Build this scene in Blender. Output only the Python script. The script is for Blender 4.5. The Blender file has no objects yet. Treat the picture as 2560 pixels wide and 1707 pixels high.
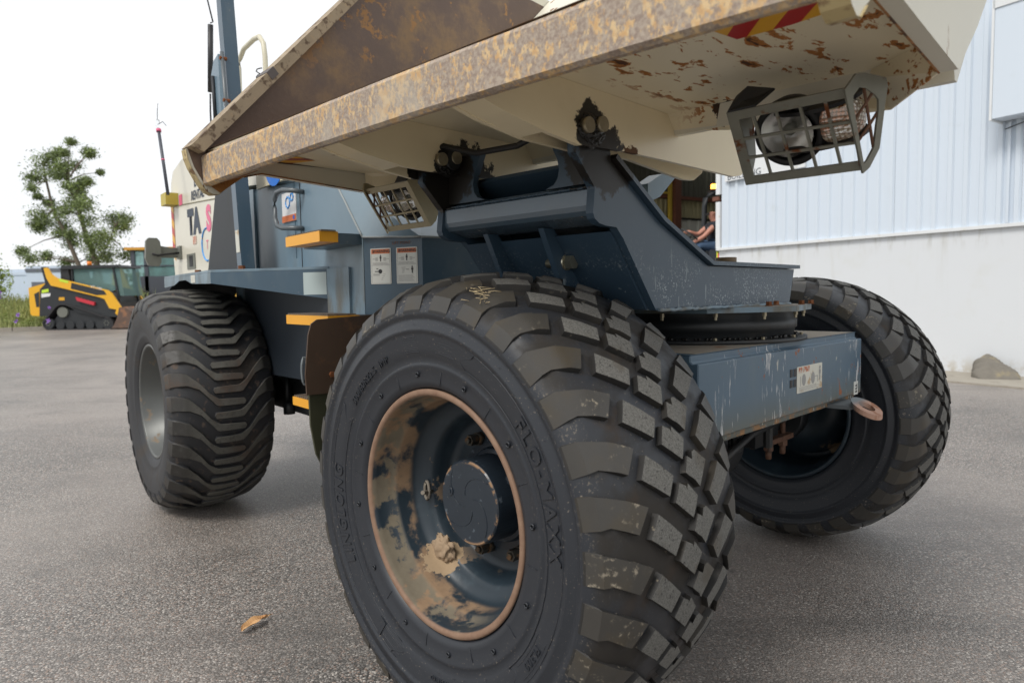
import bpy, bmesh, math, random
from mathutils import Vector, Matrix
import numpy as np
random.seed(7)
R = math.radians
sc = bpy.context.scene
col = sc.collection

# ------------------------------------------------------------------ camera
cam_d = bpy.data.cameras.new('camera'); cam = bpy.data.objects.new('camera', cam_d); col.objects.link(cam)
cam_d.sensor_width = 36.0; cam_d.lens = 23.714; cam_d.clip_start = .02; cam_d.clip_end = 2000
PITCH, ROLL, CH = R(3.933), R(-0.951), 1.112
cp, sp = math.cos(PITCH), math.sin(PITCH); cr, sr = math.cos(ROLL), math.sin(ROLL)
fwd = Vector((0, cp, -sp)); rt0 = Vector((1, 0, 0)); up0 = Vector((0, sp, cp))
rt = rt0*cr + up0*sr; up = up0*cr - rt0*sr
M = Matrix((rt, up, -fwd)).transposed().to_4x4(); M.translation = (0, 0, CH)
cam.matrix_world = M
cam_d.dof.use_dof = True; cam_d.dof.focus_distance = 2.0; cam_d.dof.aperture_fstop = 4.6
sc.camera = cam
# ------------------------------------------------------------------ world, sun, exposure
w = bpy.data.worlds.new('World'); sc.world = w; w.use_nodes = True
nt = w.node_tree; nt.nodes.clear()
wo = nt.nodes.new('ShaderNodeOutputWorld'); bg = nt.nodes.new('ShaderNodeBackground')
sky = nt.nodes.new('ShaderNodeTexSky'); sky.sky_type = 'NISHITA'; sky.sun_disc = False
SUN_EL, SUN_AZ = R(52), R(-140)
sky.sun_elevation = SUN_EL; sky.sun_rotation = SUN_AZ
tc = nt.nodes.new('ShaderNodeTexCoord'); nz = nt.nodes.new('ShaderNodeTexNoise')
nz.inputs['Scale'].default_value = 1.6; nz.inputs['Detail'].default_value = 5
nt.links.new(tc.outputs['Generated'], nz.inputs['Vector'])
cr_ = nt.nodes.new('ShaderNodeValToRGB')          # cloud deck: thick white overcast
cr_.color_ramp.elements[0].position = .3; cr_.color_ramp.elements[0].color = (6.7, 6.85, 7.05, 1)
cr_.color_ramp.elements[1].position = .7; cr_.color_ramp.elements[1].color = (7.6, 7.6, 7.6, 1)
mx = nt.nodes.new('ShaderNodeMixRGB'); mx.inputs[0].default_value = .93
nt.links.new(nz.outputs['Fac'], cr_.inputs[0]); nt.links.new(sky.outputs[0], mx.inputs[1]); nt.links.new(cr_.outputs[0], mx.inputs[2])
nt.links.new(mx.outputs[0], bg.inputs[0]); bg.inputs[1].default_value = .1
nt.links.new(bg.outputs[0], wo.inputs[0])
sun_d = bpy.data.lights.new('sun', 'SUN'); sun = bpy.data.objects.new('sun', sun_d); col.objects.link(sun)
sun_d.energy = 1.5; sun_d.angle = R(20); sun_d.color = (1, .96, .9)
sdir = Vector((math.sin(SUN_AZ)*math.cos(SUN_EL), math.cos(SUN_AZ)*math.cos(SUN_EL), math.sin(SUN_EL)))
sun.rotation_euler = sdir.to_track_quat('Z', 'Y').to_euler()
sc.view_settings.view_transform = 'Standard'; sc.view_settings.look = 'None'
sc.view_settings.exposure = 0.57; sc.view_settings.gamma = 1; sc.view_settings.use_curve_mapping = False

# ------------------------------------------------------------------ frames (all measured in metres)
def fmat(O, ang):      # columns: F (forward), A (lateral, away from camera), Z
    s, c = math.sin(ang), math.cos(ang)
    m = Matrix(((s, c, 0, O[0]), (-c, s, 0, O[1]), (0, 0, 1, O[2]), (0, 0, 0, 1)))
    return m
FA, RA, T = R(44.4365), R(39.5787), 1.9135
NF = Vector((-.02949, 1.77623, 0)); NR = Vector((-1.73633, 3.66322, 0))
OF = NF + T/2*Vector((math.cos(FA), math.sin(FA), 0)); OR = NR + T/2*Vector((math.cos(RA), math.sin(RA), 0))
FR = fmat(OF, FA); RE = fmat(OR, RA)
SK = FR @ Matrix.Rotation(R(1.5), 4, 'Z')
WL = Matrix.Translation((6.19, 8.21, 0)) @ Matrix.Rotation(R(-58), 4, 'Z')
ID = Matrix.Identity(4)

# ------------------------------------------------------------------ materials
MATS = {}
def newmat(name):
    m = bpy.data.materials.new(name); m.use_nodes = True; MATS[name] = m
    return m, m.node_tree, m.node_tree.nodes['Principled BSDF']
def nd(t, typ, **kw):
    n = t.nodes.new(typ)
    for k, v in kw.items():
        if k in n.inputs: n.inputs[k].default_value = v
        else: setattr(n, k, v)
    return n
def rgb(c): return (c[0], c[1], c[2], 1)
def mapped(t, sc3=(1, 1, 1), loc=(0, 0, 0), rot=(0, 0, 0)):
    c = nd(t, 'ShaderNodeTexCoord'); m = nd(t, 'ShaderNodeMapping')
    m.inputs['Scale'].default_value = sc3; m.inputs['Location'].default_value = loc; m.inputs['Rotation'].default_value = rot
    t.links.new(c.outputs['Object'], m.inputs['Vector']); return m.outputs[0]
def math_(t, op, a, b=None, clamp=False):
    n = nd(t, 'ShaderNodeMath'); n.operation = op; n.use_clamp = clamp
    for i, x in enumerate((a, b)):
        if x is None: continue
        if isinstance(x, (int, float)): n.inputs[i].default_value = x
        else: t.links.new(x, n.inputs[i])
    return n.outputs[0]
def ramp(t, x, lo, hi):
    n = nd(t, 'ShaderNodeMapRange'); n.interpolation_type = 'SMOOTHSTEP'
    t.links.new(x, n.inputs[0]); n.inputs[1].default_value = lo; n.inputs[2].default_value = hi
    return n.outputs[0]
def noise(t, s, det=4, rough=.6, stretch=(1, 1, 1), loc=(0, 0, 0), rot=(0, 0, 0), dist=0):
    n = nd(t, 'ShaderNodeTexNoise'); n.inputs['Scale'].default_value = s; n.inputs['Detail'].default_value = det
    n.inputs['Roughness'].default_value = rough; n.inputs['Distortion'].default_value = dist
    t.links.new(mapped(t, stretch, loc, rot), n.inputs['Vector']); return n.outputs['Fac']
def mixc(t, fac, a, b):
    n = nd(t, 'ShaderNodeMixRGB')
    for i, x in ((0, fac), (1, a), (2, b)):
        if isinstance(x, (int, float)): n.inputs[i].default_value = x
        elif isinstance(x, tuple): n.inputs[i].default_value = rgb(x)
        else: t.links.new(x, n.inputs[i])
    return n.outputs[0]
def surf(name, base, rough=.5, metal=0, layers=(), var=.12, vscale=6, bump=0, bscale=200, spec=.5, bdist=.001, coat=0):
    """base colour with broad variation; layers = (mask socket builder, colour, roughness)"""
    m, t, b = newmat(name)
    v = noise(t, vscale, 5)
    c = mixc(t, v, tuple(x*(1-var) for x in base), tuple(min(1, x*(1+var)) for x in base))
    r = rough
    for fn, lc, lr in layers:
        k = fn(t)
        if isinstance(lc, tuple) and isinstance(lc[0], tuple):
            lc = mixc(t, noise(t, 35, 5), lc[0], lc[1])
        c = mixc(t, k, c, lc)
        n = nd(t, 'ShaderNodeMix'); n.data_type = 'FLOAT'
        t.links.new(k, n.inputs[0])
        if isinstance(r, (int, float)): n.inputs[2].default_value = r
        else: t.links.new(r, n.inputs[2])
        n.inputs[3].default_value = lr; r = n.outputs[0]
    t.links.new(c, b.inputs['Base Color'])
    if isinstance(r, (int, float)): b.inputs['Roughness'].default_value = r
    else: t.links.new(r, b.inputs['Roughness'])
    b.inputs['Metallic'].default_value = metal; b.inputs['Specular IOR Level'].default_value = spec
    if coat: b.inputs['Coat Weight'].default_value = coat; b.inputs['Coat Roughness'].default_value = .15
    if bump:
        bn = nd(t, 'ShaderNodeBump'); bn.inputs['Strength'].default_value = bump; bn.inputs['Distance'].default_value = bdist
        t.links.new(noise(t, bscale, 4), bn.inputs['Height']); t.links.new(bn.outputs[0], b.inputs['Normal'])
    return m
def spots(s, lo, hi, det=5, stretch=(1, 1, 1), loc=(0, 0, 0), rough=.6, rot=(0, 0, 0), dist=0):
    return lambda t: ramp(t, noise(t, s, det, rough, stretch, loc, rot, dist), lo, hi)
def mul(f, g): return lambda t: math_(t, 'MULTIPLY', f(t), g(t))
def blob(ctr, r, wob=.5, soft=.25, ns=28):       # noisy blot round a point on the thing
    def f(t):
        c = nd(t, 'ShaderNodeTexCoord'); d = nd(t, 'ShaderNodeVectorMath'); d.operation = 'DISTANCE'
        t.links.new(c.outputs['Object'], d.inputs[0]); d.inputs[1].default_value = ctr
        n = noise(t, ns, 4)
        e = math_(t, 'ADD', d.outputs['Value'], math_(t, 'MULTIPLY', math_(t, 'SUBTRACT', n, .5), r*wob*2))
        k = ramp(t, e, r*(1+soft*.3), r*(1-soft*.3)); return k
    return f
def axis_rng(ax, lo, hi):                         # mask rising along one object axis
    def f(t):
        c = nd(t, 'ShaderNodeTexCoord'); s = nd(t, 'ShaderNodeSeparateXYZ'); t.links.new(c.outputs['Object'], s.inputs[0])
        return ramp(t, s.outputs[ax], lo, hi)
    return f
def radial(lo, hi, cx=(0, 0, 0)):                 # mask rising with radius in the X-Z plane
    def f(t):
        c = nd(t, 'ShaderNodeTexCoord'); m_ = nd(t, 'ShaderNodeVectorMath'); m_.operation = 'MULTIPLY'
        t.links.new(c.outputs['Object'], m_.inputs[0]); m_.inputs[1].default_value = (1, 0, 1)
        l = nd(t, 'ShaderNodeVectorMath'); l.operation = 'LENGTH'; t.links.new(m_.outputs[0], l.inputs[0])
        return ramp(t, l.outputs['Value'], lo, hi)
    return f
RUST1, RUST2 = (.17, .055, .016), (.06, .022, .010)
slate = (.050, .088, .125)
surf('slate_paint', slate, .3, layers=[
    (spots(5, .5, .75, stretch=(1, 1, .4)), (.085, .12, .145), .5),
    (spots(60, .66, .72, 3), (.13, .15, .17), .6),
    (spots(14, .70, .74, 6), (.16, .085, .045), .8)], bump=.12, bscale=60)
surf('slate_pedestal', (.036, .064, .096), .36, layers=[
    (spots(4, .55, .8), (.042, .070, .098), .4),
    (mul(spots(170, .57, .64, 2), mul(spots(5, .45, .60), axis_rng(2, 1.27, 1.10))), (.34, .38, .40), .6),
    (mul(spots(60, .66, .68, 3, stretch=(1, 1, .15)), axis_rng(2, 1.3, 1.1)), (.22, .26, .28), .6),
    (blob((.28, -.90, 1.46), .115, .5), (.012, .010, .008), .45),
    (blob((-.28, -.90, 1.46), .125, .5), (.012, .010, .008), .45),
    (spots(9, .72, .76, 6, stretch=(1, 1, .35)), (.12, .05, .022), .85)], bump=.1, bscale=80)
surf('slate_box', (.072, .122, .172), .42, layers=[
    (axis_rng(2, .83, .69), (.115, .125, .11), .7),
    (spots(9, .5, .8, stretch=(1, 1, .25)), (.10, .145, .18), .5),
    (spots(22, .655, .68, 4, stretch=(1, 1, .6)), (.30, .10, .035), .85),
    (mul(axis_rng(2, .735, .69), spots(20, .45, .6, 5)), (.30, .17, .08), .85),
    (spots(40, .69, .71, 3, stretch=(1, .5, .16), rot=(.5, 0, 0)), (.42, .42, .38), .7),
    (mul(spots(70, .60, .63, 4, stretch=(1, 1.2, .12), loc=(3, 0, 0)), spots(5, .5, .56, stretch=(1, 1, .3), loc=(.5, .2, 0))), (.5, .5, .5), .7)],
    bump=.15, bscale=90)
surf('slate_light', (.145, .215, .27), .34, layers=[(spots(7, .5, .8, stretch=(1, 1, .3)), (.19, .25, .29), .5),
    (mul(spots(9, .42, .68, 6, stretch=(1, 1, .35)), axis_rng(2, 1.42, 1.02)), (.13, .125, .105), .7),
    (spots(3, .58, .72, 6, loc=(4, 4, 4)), (.11, .16, .20), .45),
    (spots(90, .68, .72, 3), (.25, .27, .28), .6)], bump=.08, bscale=60)
surf('black_steel', (.014, .016, .018), .5, layers=[(spots(8, .5, .75), (.03, .027, .022), .7)], bump=.2, bscale=80)
surf('mast_black', (.018, .021, .025), .55, layers=[(spots(30, .55, .75, stretch=(1, 1, .2)), (.05, .052, .05), .7)], bump=.1)
surf('cream', (.60, .56, .43), .42, var=.06, layers=[(spots(6, .55, .8), (.54, .50, .37), .6), (spots(120, .70, .73, 2), (.25, .2, .13), .7)])
surf('cream_side', (.70, .67, .56), .38, var=.05, layers=[
    (mul(spots(16, .64, .655, 4, stretch=(1, 1, .22)), spots(3, .4, .5)), ((.35, .16, .04), (.10, .04, .02)), .9)])
CU = (.80, .71, .51)
surf('cream_under', CU, .28, var=.05, layers=[
    (spots(3, .45, .7), (.76, .68, .50), .4),
    (mul(spots(34, .565, .60, 6, stretch=(1.0, .40, 1), dist=.3, rot=(0, 0, -.35)), axis_rng(0, .30, .40)), ((.46, .19, .04), (.30, .11, .025)), .9),
    (mul(spots(34, .635, .68, 7, stretch=(1.0, .40, 1), dist=.3, rot=(0, 0, -.35)), axis_rng(0, .30, .42)), ((.10, .04, .015), (.05, .02, .01)), .9),
    (mul(spots(17, .66, .70, 6, stretch=(1, .5, 1)), axis_rng(0, -.3, -.4)), ((.30, .12, .03), RUST2), .9),
    (blob((.45, -.63, 1.55), .032, 1.6, .3, 45), (.05, .025, .012), .8)])
surf('cream_web', (.78, .68, .47), .3, var=.05, layers=[
    (spots(5, .5, .8), (.68, .57, .37), .4),
    (spots(26, .735, .75, 5), ((.25, .10, .03), RUST2), .9),
    (blob((.29, -.982, 1.484), .056, .45, .15, 30), (.010, .008, .006), .42),
    (blob((.29, -.93, 1.425), .075, .8, .2, 30), (.014, .010, .007), .5),
    (blob((.295, -.82, 1.437), .03, 1.6, .3, 50), (.11, .05, .02), .8),
    (blob((-.29, -.985, 1.482), .07, .7, .15, 30), (.010, .008, .006), .42),
    (blob((-.25, -.90, 1.44), .11, .8, .2, 30), (.012, .010, .007), .5)])
# lip: worn steel and orange-yellow paint flecks
m, t, b = newmat('lip_steel')
n1 = noise(t, 75, 8, .72, stretch=(1, 1, .6)); n2 = noise(t, 4, 3); n3 = noise(t, 130, 4, .7)
base = mixc(t, ramp(t, n3, .35, .65), (.27, .205, .165), (.42, .35, .28))
k = ramp(t, math_(t, 'ADD', n1, math_(t, 'MULTIPLY', math_(t, 'SUBTRACT', n2, .5), .4)), .47, .56)
c = mixc(t, k, base, mixc(t, ramp(t, noise(t, 60, 4), .4, .6), (.56, .35, .16), (.64, .47, .26)))
c = mixc(t, ramp(t, noise(t, 3, 4, loc=(4, 0, 0)), .55, .75), c, (.45, .40, .33))
c = mixc(t, spots(22, .70, .73, 5, stretch=(1, 1, .3))(t), c, (.07, .035, .022))
t.links.new(c, b.inputs['Base Color']); b.inputs['Roughness'].default_value = .62; b.inputs['Metallic'].default_value = .15
bn = nd(t, 'ShaderNodeBump'); bn.inputs['Strength'].default_value = .5; bn.inputs['Distance'].default_value = .0015
t.links.new(n1, bn.inputs['Height']); t.links.new(bn.outputs[0], b.inputs['Normal'])
surf('skip_inner', (.125, .082, .062), .36, metal=.15, var=.25, vscale=4, layers=[
    (mul(spots(4, .46, .66, 9, rough=.72), axis_rng(2, 1.62, 1.95)), ((.30, .19, .095), (.21, .145, .09)), .7),
    (mul(spots(9, .58, .62, 9, rough=.7, loc=(2, 2, 2)), axis_rng(2, 1.75, 2.1)), ((.42, .23, .09), (.30, .17, .08)), .8),
    (spots(3, .62, .72, 5), (.12, .085, .07), .5),
    (spots(90, .66, .74, 3), (.22, .15, .09), .8)], bump=.35, bscale=60, bdist=.002)
surf('rim_bar', (.32, .25, .165), .7, var=.3, vscale=12, layers=[(spots(25, .5, .62, 6), (.12, .08, .05), .8), (spots(40, .6, .66, 5), (.36, .27, .17), .8)], bump=.3, bscale=90)
surf('ochre_paint', (.48, .38, .19), .55, var=.15, layers=[(spots(25, .52, .6, 6), (.20, .12, .06), .8), (spots(9, .6, .66, 5), (.26, .20, .16), .8)], bump=.2)
surf('rust', RUST1, .85, var=.3, vscale=25, layers=[(spots(30, .5, .65), (.26, .11, .05), .9)], bump=.4, bscale=120)
surf('clamp_rust', (.13, .065, .04), .75, var=.3, vscale=25, layers=[(spots(30, .5, .65), (.07, .045, .035), .9)], bump=.3)
surf('rusty_plate', (.075, .045, .028), .6, var=.25, vscale=7, layers=[(spots(12, .52, .68, 6), (.14, .07, .035), .7), (spots(25, .68, .72), (.2, .09, .04), .9)], bump=.15)
surf('mud_flap', (.038, .040, .018), .75, var=.2, layers=[(spots(9, .5, .7, stretch=(1, 1, .3)), (.06, .055, .03), .8)], bump=.2)
surf('galvanised', (.21, .21, .175), .5, metal=.3, var=.25, vscale=25, layers=[
    (spots(12, .58, .64, 6, stretch=(.6, 1, 1)), RUST1, .9), (spots(120, .66, .7), (.2, .21, .19), .6)], bump=.3, bscale=180)
surf('cage_left', (.36, .32, .22), .5, metal=.35, var=.15, vscale=20, layers=[(spots(20, .68, .72), RUST1, .9)], bump=.2)
surf('yellow_step', (.78, .36, .015), .4, var=.05, layers=[(spots(50, .70, .72), (.12, .06, .02), .8)])
surf('step_grip', (.22, .20, .17), .6, metal=.6, var=.3, vscale=60, layers=[(spots(30, .55, .65), (.16, .09, .06), .8)])
surf('white_label', (.62, .63, .59), .45, var=.05, layers=[(spots(30, .68, .74), (.4, .33, .22), .6)])
surf('white_label_dirty', (.58, .57, .50), .5, var=.08, layers=[(spots(25, .55, .7, 6), (.42, .30, .17), .6)])
surf('label_orange', (.62, .17, .06), .5, var=.08)
surf('label_orange_worn', (.50, .17, .09), .5, var=.1, layers=[(spots(70, .5, .56, 4), (.60, .55, .48), .6)])
surf('print_black', (.02, .02, .022), .5, var=0)
surf('print_grey', (.28, .28, .27), .5, var=0)
surf('print_blue', (.01, .12, .55), .4, var=.03)
surf('print_lightblue', (.08, .32, .72), .4, var=.03)
surf('print_pink', (.72, .14, .26), .45, var=.06)
surf('print_red', (.42, .012, .012), .42, var=.05)
surf('print_yellow', (.72, .37, .02), .42, var=.05)
surf('hazard_red_old', (.30, .06, .05), .5, var=.1)
surf('switch_yellow', (.50, .40, .06), .5, var=.1, layers=[(spots(15, .55, .7), (.42, .37, .2), .6)])
surf('grey_plastic', (.16, .165, .14), .5, var=.08)
surf('black_rubber', (.012, .012, .013), .6, var=.1)
surf('zinc', (.55, .52, .40), .3, metal=.9, var=.1)
surf('grease', (.006, .005, .004), .35, var=.2, bump=.6, bscale=90, bdist=.004)
surf('dusty_top', (.24, .21, .17), .75, var=.15, vscale=14, layers=[(spots(7, .6, .7), (.20, .11, .06), .85)], bump=.1)
surf('puck_brown', (.15, .10, .05), .6, var=.15)
surf('eye_rust', (.42, .25, .18), .6, metal=.2, var=.2, vscale=30, layers=[(spots(20, .55, .65), (.30, .14, .08), .8), (axis_rng(0, .47, .44), (.17, .19, .20), .6)])
surf('beam_paint', (.075, .11, .145), .2, var=.15, layers=[(spots(5, .45, .7), (.09, .115, .14), .3), (spots(22, .70, .73), (.20, .12, .07), .8)], bump=.1, bscale=50, coat=.4)
surf('zinc_dull', (.32, .28, .20), .4, metal=.7, var=.3, vscale=60)
surf('lip_dark', (.10, .085, .08), .6, var=.2)
surf('orange_rust', (.36, .16, .045), .8, var=.35, vscale=20, layers=[(spots(14, .5, .6), (.08, .035, .015), .8)], bump=.4)
surf('rusty_bar', (.15, .075, .045), .75, var=.3, vscale=30)
surf('seam_light', (.30, .33, .34), .5, var=.1)
surf('pivot_rust', (.11, .105, .10), .5, metal=.3, var=.2, layers=[(spots(12, .5, .6), (.12, .065, .04), .8)])
surf('handle_grey', (.10, .115, .125), .35, var=.1)
surf('sticker_pale', (.42, .50, .50), .4, var=.03)
surf('cover_cream', (.66, .63, .53), .35, var=.03, layers=[(spots(4, .6, .8), (.60, .56, .45), .5)])
surf('panel_cream', (.68, .60, .42), .5, var=.04)
surf('seam_dark', (.20, .18, .11), .6, var=.1)  # dark olive colour of the cover seam line
surf('letter_navy', (.022, .035, .06), .5, var=0)
surf('stripe_red', (.52, .08, .07), .5, var=0)
surf('flank_dark', (.020, .027, .036), .5, var=.2)
# tyre rubber
surf('tyre_rubber', (.022, .025, .031), .42, var=.12, vscale=4, spec=.45, layers=[
    (mul(spots(140, .56, .66, 5), mul(radial(.475, .50), mul(radial(.545, .52), spots(4, .45, .6)))), (.22, .19, .15), .9),
    (mul(spots(200, .68, .70, 2), radial(.33, .36)), (.16, .14, .12), .9),
    (mul(spots(5, .4, .6), radial(.50, .53)), (.020, .017, .014), .75),
    (mul(spots(7, .52, .68, 5), radial(.54, .556)), (.036, .026, .019), .85)], bump=.1, bscale=90)
surf('tread_side', (.017, .016, .015), .6, var=.2, vscale=10, layers=[
    (mul(spots(70, .58, .68, 6), spots(5, .5, .65)), (.22, .19, .14), .9),
    (spots(6, .5, .7, 4), (.032, .027, .02), .6)], bump=.15, bscale=150)
surf('tread_shoulder', (.045, .042, .037), .45, var=.2, vscale=9, layers=[
    (spots(9, .45, .7, 4), (.052, .043, .030), .5),
    (mul(spots(75, .55, .66, 6), spots(7, .52, .62)), (.26, .225, .17), .9)], bump=.2, bscale=200)
m, t, b = newmat('tread_top')
n1 = noise(t, 260, 3, .7); n2 = noise(t, 110, 4, .6)
c = mixc(t, ramp(t, n1, .30, .66), (.072, .070, .064), (.145, .142, .130))
c = mixc(t, ramp(t, noise(t, 9, 4), .55, .72), c, (.085, .076, .062))
c = mixc(t, ramp(t, n2, .60, .68), c, (.042, .040, .038))
t.links.new(c, b.inputs['Base Color']); b.inputs['Roughness'].default_value = .85
bn = nd(t, 'ShaderNodeBump'); bn.inputs['Strength'].default_value = .6; bn.inputs['Distance'].default_value = .0012
t.links.new(n1, bn.inputs['Height']); t.links.new(bn.outputs[0], b.inputs['Normal'])
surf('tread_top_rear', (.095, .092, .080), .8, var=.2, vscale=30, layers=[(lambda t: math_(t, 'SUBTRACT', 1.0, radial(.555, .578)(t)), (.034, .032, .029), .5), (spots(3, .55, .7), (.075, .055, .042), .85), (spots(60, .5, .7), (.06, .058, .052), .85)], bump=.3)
surf('tyre_rear', (.022, .023, .026), .55, var=.15, vscale=5, layers=[(spots(4, .5, .66), (.040, .033, .027), .7), (mul(spots(30, .58, .68, 5), radial(.5, .53)), (.1, .075, .06), .9)], bump=.1)
# rims
surf('rim_front', (.019, .031, .042), .38, var=.2, vscale=8, layers=[
    (spots(14, .55, .75), (.035, .055, .07), .45),
    (mul(mul(radial(.236, .262), axis_rng(1, -.10, -.12)), mul(spots(7, .45, .54, 7, rough=.6), axis_rng(0, .14, .0))), ((.30, .20, .12), (.19, .12, .07)), .9),
    (mul(mul(radial(.262, .272), axis_rng(1, -.15, -.165)), mul(spots(16, .44, .52, 6, loc=(3, 3, 3)), axis_rng(0, .16, .02))), ((.20, .17, .12), (.12, .10, .07)), .85),
    (mul(mul(radial(.20, .23), radial(.255, .25)), spots(9, .60, .63, 6, loc=(2, 1, 3))), ((.36, .25, .15), (.26, .17, .10)), .9),
    (blob((-.155, -.09, -.19), .05, .9, .12, 35), ((.40, .29, .18), (.28, .2, .12)), .95),
    (mul(axis_rng(1, -.222, -.229), radial(.27, .28)), ((.30, .20, .135), (.15, .075, .045)), .75)], bump=.2, bscale=70)
surf('rim_rear', (.11, .115, .11), .42, metal=.3, var=.15, layers=[(spots(10, .6, .68), (.22, .17, .12), .8)], bump=.1)
surf('hub', (.018, .026, .036), .32, var=.25, vscale=12, layers=[
    (spots(40, .62, .70, 4), (.08, .10, .12), .5),
    (mul(mul(radial(.0985, .106), axis_rng(1, -.1195, -.1225)), spots(18, .50, .56, 5)), (.33, .20, .11), .85),
    (spots(55, .72, .735, 4), (.30, .27, .24), .8)], bump=.2, bscale=80)
surf('nut', (.06, .055, .045), .5, metal=.5, var=.3, vscale=50, layers=[(spots(60, .5, .6), (.14, .08, .04), .8)])
# ground
m, t, b = newmat('asphalt')
vo = nd(t, 'ShaderNodeTexVoronoi'); vo.inputs['Scale'].default_value = 150; t.links.new(mapped(t), vo.inputs['Vector'])
vo2 = nd(t, 'ShaderNodeTexVoronoi'); vo2.inputs['Scale'].default_value = 80; t.links.new(mapped(t, loc=(3, 2, 0)), vo2.inputs['Vector'])
sep = nd(t, 'ShaderNodeSeparateColor'); t.links.new(vo.outputs['Color'], sep.inputs[0])
c = mixc(t, ramp(t, sep.outputs[0], .0, 1.0), (.085, .079, .073), (.29, .268, .246))
c = mixc(t, ramp(t, sep.outputs[1], .84, .92), c, (.56, .52, .47))
c = mixc(t, math_(t, 'MULTIPLY', ramp(t, sep.outputs[2], .84, .9), .7), c, (.30, .20, .15))
c = mixc(t, ramp(t, vo.outputs['Distance'], .45, .8), c, (.05, .046, .042))
sep2 = nd(t, 'ShaderNodeSeparateColor'); t.links.new(vo2.outputs['Color'], sep2.inputs[0])
c = mixc(t, math_(t, 'MULTIPLY', ramp(t, sep2.outputs[0], .9, .93), ramp(t, vo2.outputs['Distance'], .4, .3)), c, (.36, .33, .30))
L = noise(t, .30, 4); c = mixc(t, math_(t, 'MULTIPLY', ramp(t, L, .36, .60), .6), c, (.33, .29, .26))
L2 = noise(t, 1.3, 6, stretch=(1, 1, 1), loc=(5, 3, 0)); c = mixc(t, math_(t, 'MULTIPLY', ramp(t, L2, .50, .72), .5), c, (.105, .098, .09))
L3 = noise(t, 1.1, 5, stretch=(.22, 1.5, 1), loc=(1, 7, 0), rot=(0, 0, .9)); c = mixc(t, math_(t, 'MULTIPLY', ramp(t, L3, .56, .68), .35), c, (.085, .08, .075))
L4 = noise(t, 3.5, 5, loc=(9, 1, 0)); c = mixc(t, math_(t, 'MULTIPLY', ramp(t, L4, .68, .72), .5), c, (.055, .052, .05))
t.links.new(c, b.inputs['Base Color']); b.inputs['Roughness'].default_value = .43; b.inputs['Specular IOR Level'].default_value = .55
bn = nd(t, 'ShaderNodeBump'); bn.inputs['Strength'].default_value = .8; bn.inputs['Distance'].default_value = .003; bn.invert = True
t.links.new(vo.outputs['Distance'], bn.inputs['Height']); t.links.new(bn.outputs[0], b.inputs['Normal'])
surf('concrete', (.33, .30, .25), .8, var=.15, layers=[(spots(5, .5, .75, 6), (.26, .23, .19), .8), (spots(120, .6, .7), (.42, .39, .34), .9)], bump=.2)
surf('grass_soil', (.07, .09, .035), .95, var=.3, vscale=2)
# shed
surf('cladding', (.63, .70, .78), .42, var=.02, vscale=.7, layers=[(spots(3, .6, .85, 5), (.57, .63, .68), .5), (spots(14, .76, .78, 4), (.3, .32, .33), .6)])
surf('trim_white', (.72, .74, .75), .4, var=.03, layers=[(spots(8, .62, .75), (.6, .58, .52), .6)])
surf('painted_block', (.66, .685, .71), .7, var=.03, vscale=.8, layers=[
    (spots(1.6, .5, .8, 6), (.62, .635, .625), .75), (mul(spots(3, .55, .72, 5, stretch=(1, 1, .08)), axis_rng(2, 0.6, 1.8)), (.58, .59, .58), .75), (mul(spots(8, .5, .7, 5, stretch=(1, 1, .2)), axis_rng(2, 1.55, 1.85)), (.46, .465, .44), .8),
    (mul(spots(5, .45, .6, 6), axis_rng(2, .28, .0)), (.50, .47, .41), .8), (spots(9, .76, .77, 4), (.55, .42, .36), .8)], bump=.1, bscale=60)
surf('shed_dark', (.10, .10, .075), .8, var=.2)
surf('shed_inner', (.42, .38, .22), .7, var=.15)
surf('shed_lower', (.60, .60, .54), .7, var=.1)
surf('frame_yellow', (.60, .42, .05), .6, var=.1); surf('frame_brown', (.16, .06, .035), .7, var=.2)
surf('rubble', (.17, .155, .13), .9, var=.25, vscale=9, layers=[(spots(4, .55, .7), (.26, .22, .14), .9)], bump=.5, bscale=40, bdist=.01)
# machines
surf('machine_yellow', (.80, .42, .02), .4, var=.05); surf('machine_black', (.022, .025, .028), .5, var=.15)
surf('machine_grey', (.065, .072, .09), .45, var=.08); surf('orange_roof', (.62, .30, .03), .45, var=.05)
surf('decal_lime', (.55, .75, .05), .5, var=0); surf('decal_white', (.75, .75, .75), .5, var=0); surf('decal_red', (.55, .03, .05), .5, var=0)
surf('track_rubber', (.028, .028, .03), .8, var=.2); surf('bucket_rust', (.12, .075, .055), .6, var=.3, layers=[(spots(3, .5, .6), (.26, .13, .07), .8)])
m, t, b = newmat('cab_glass'); b.inputs['Base Color'].default_value = (.30, .46, .45, 1); b.inputs['Roughness'].default_value = .05
b.inputs['Transmission Weight'].default_value = .65; b.inputs['IOR'].default_value = 1.05; b.inputs['Specular IOR Level'].default_value = .9
m, t, b = newmat('lens_glass'); b.inputs['Base Color'].default_value = (.95, .96, .97, 1); b.inputs['Roughness'].default_value = .03
b.inputs['Transmission Weight'].default_value = 1; b.inputs['IOR'].default_value = 1.05; b.inputs['Specular IOR Level'].default_value = .6
m, t, b = newmat('reflector'); b.inputs['Base Color'].default_value = (.90, .89, .87, 1); b.inputs['Metallic'].default_value = .85; b.inputs['Roughness'].default_value = .27
m, t, b = newmat('indicator_lens'); b.inputs['Base Color'].default_value = (.66, .60, .50, 1); b.inputs['Roughness'].default_value = .15; b.inputs['Transmission Weight'].default_value = .35
ck = nd(t, 'ShaderNodeTexVoronoi'); ck.feature = 'F1'; ck.inputs['Scale'].default_value = 130; ck.inputs['Randomness'].default_value = 0
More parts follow.
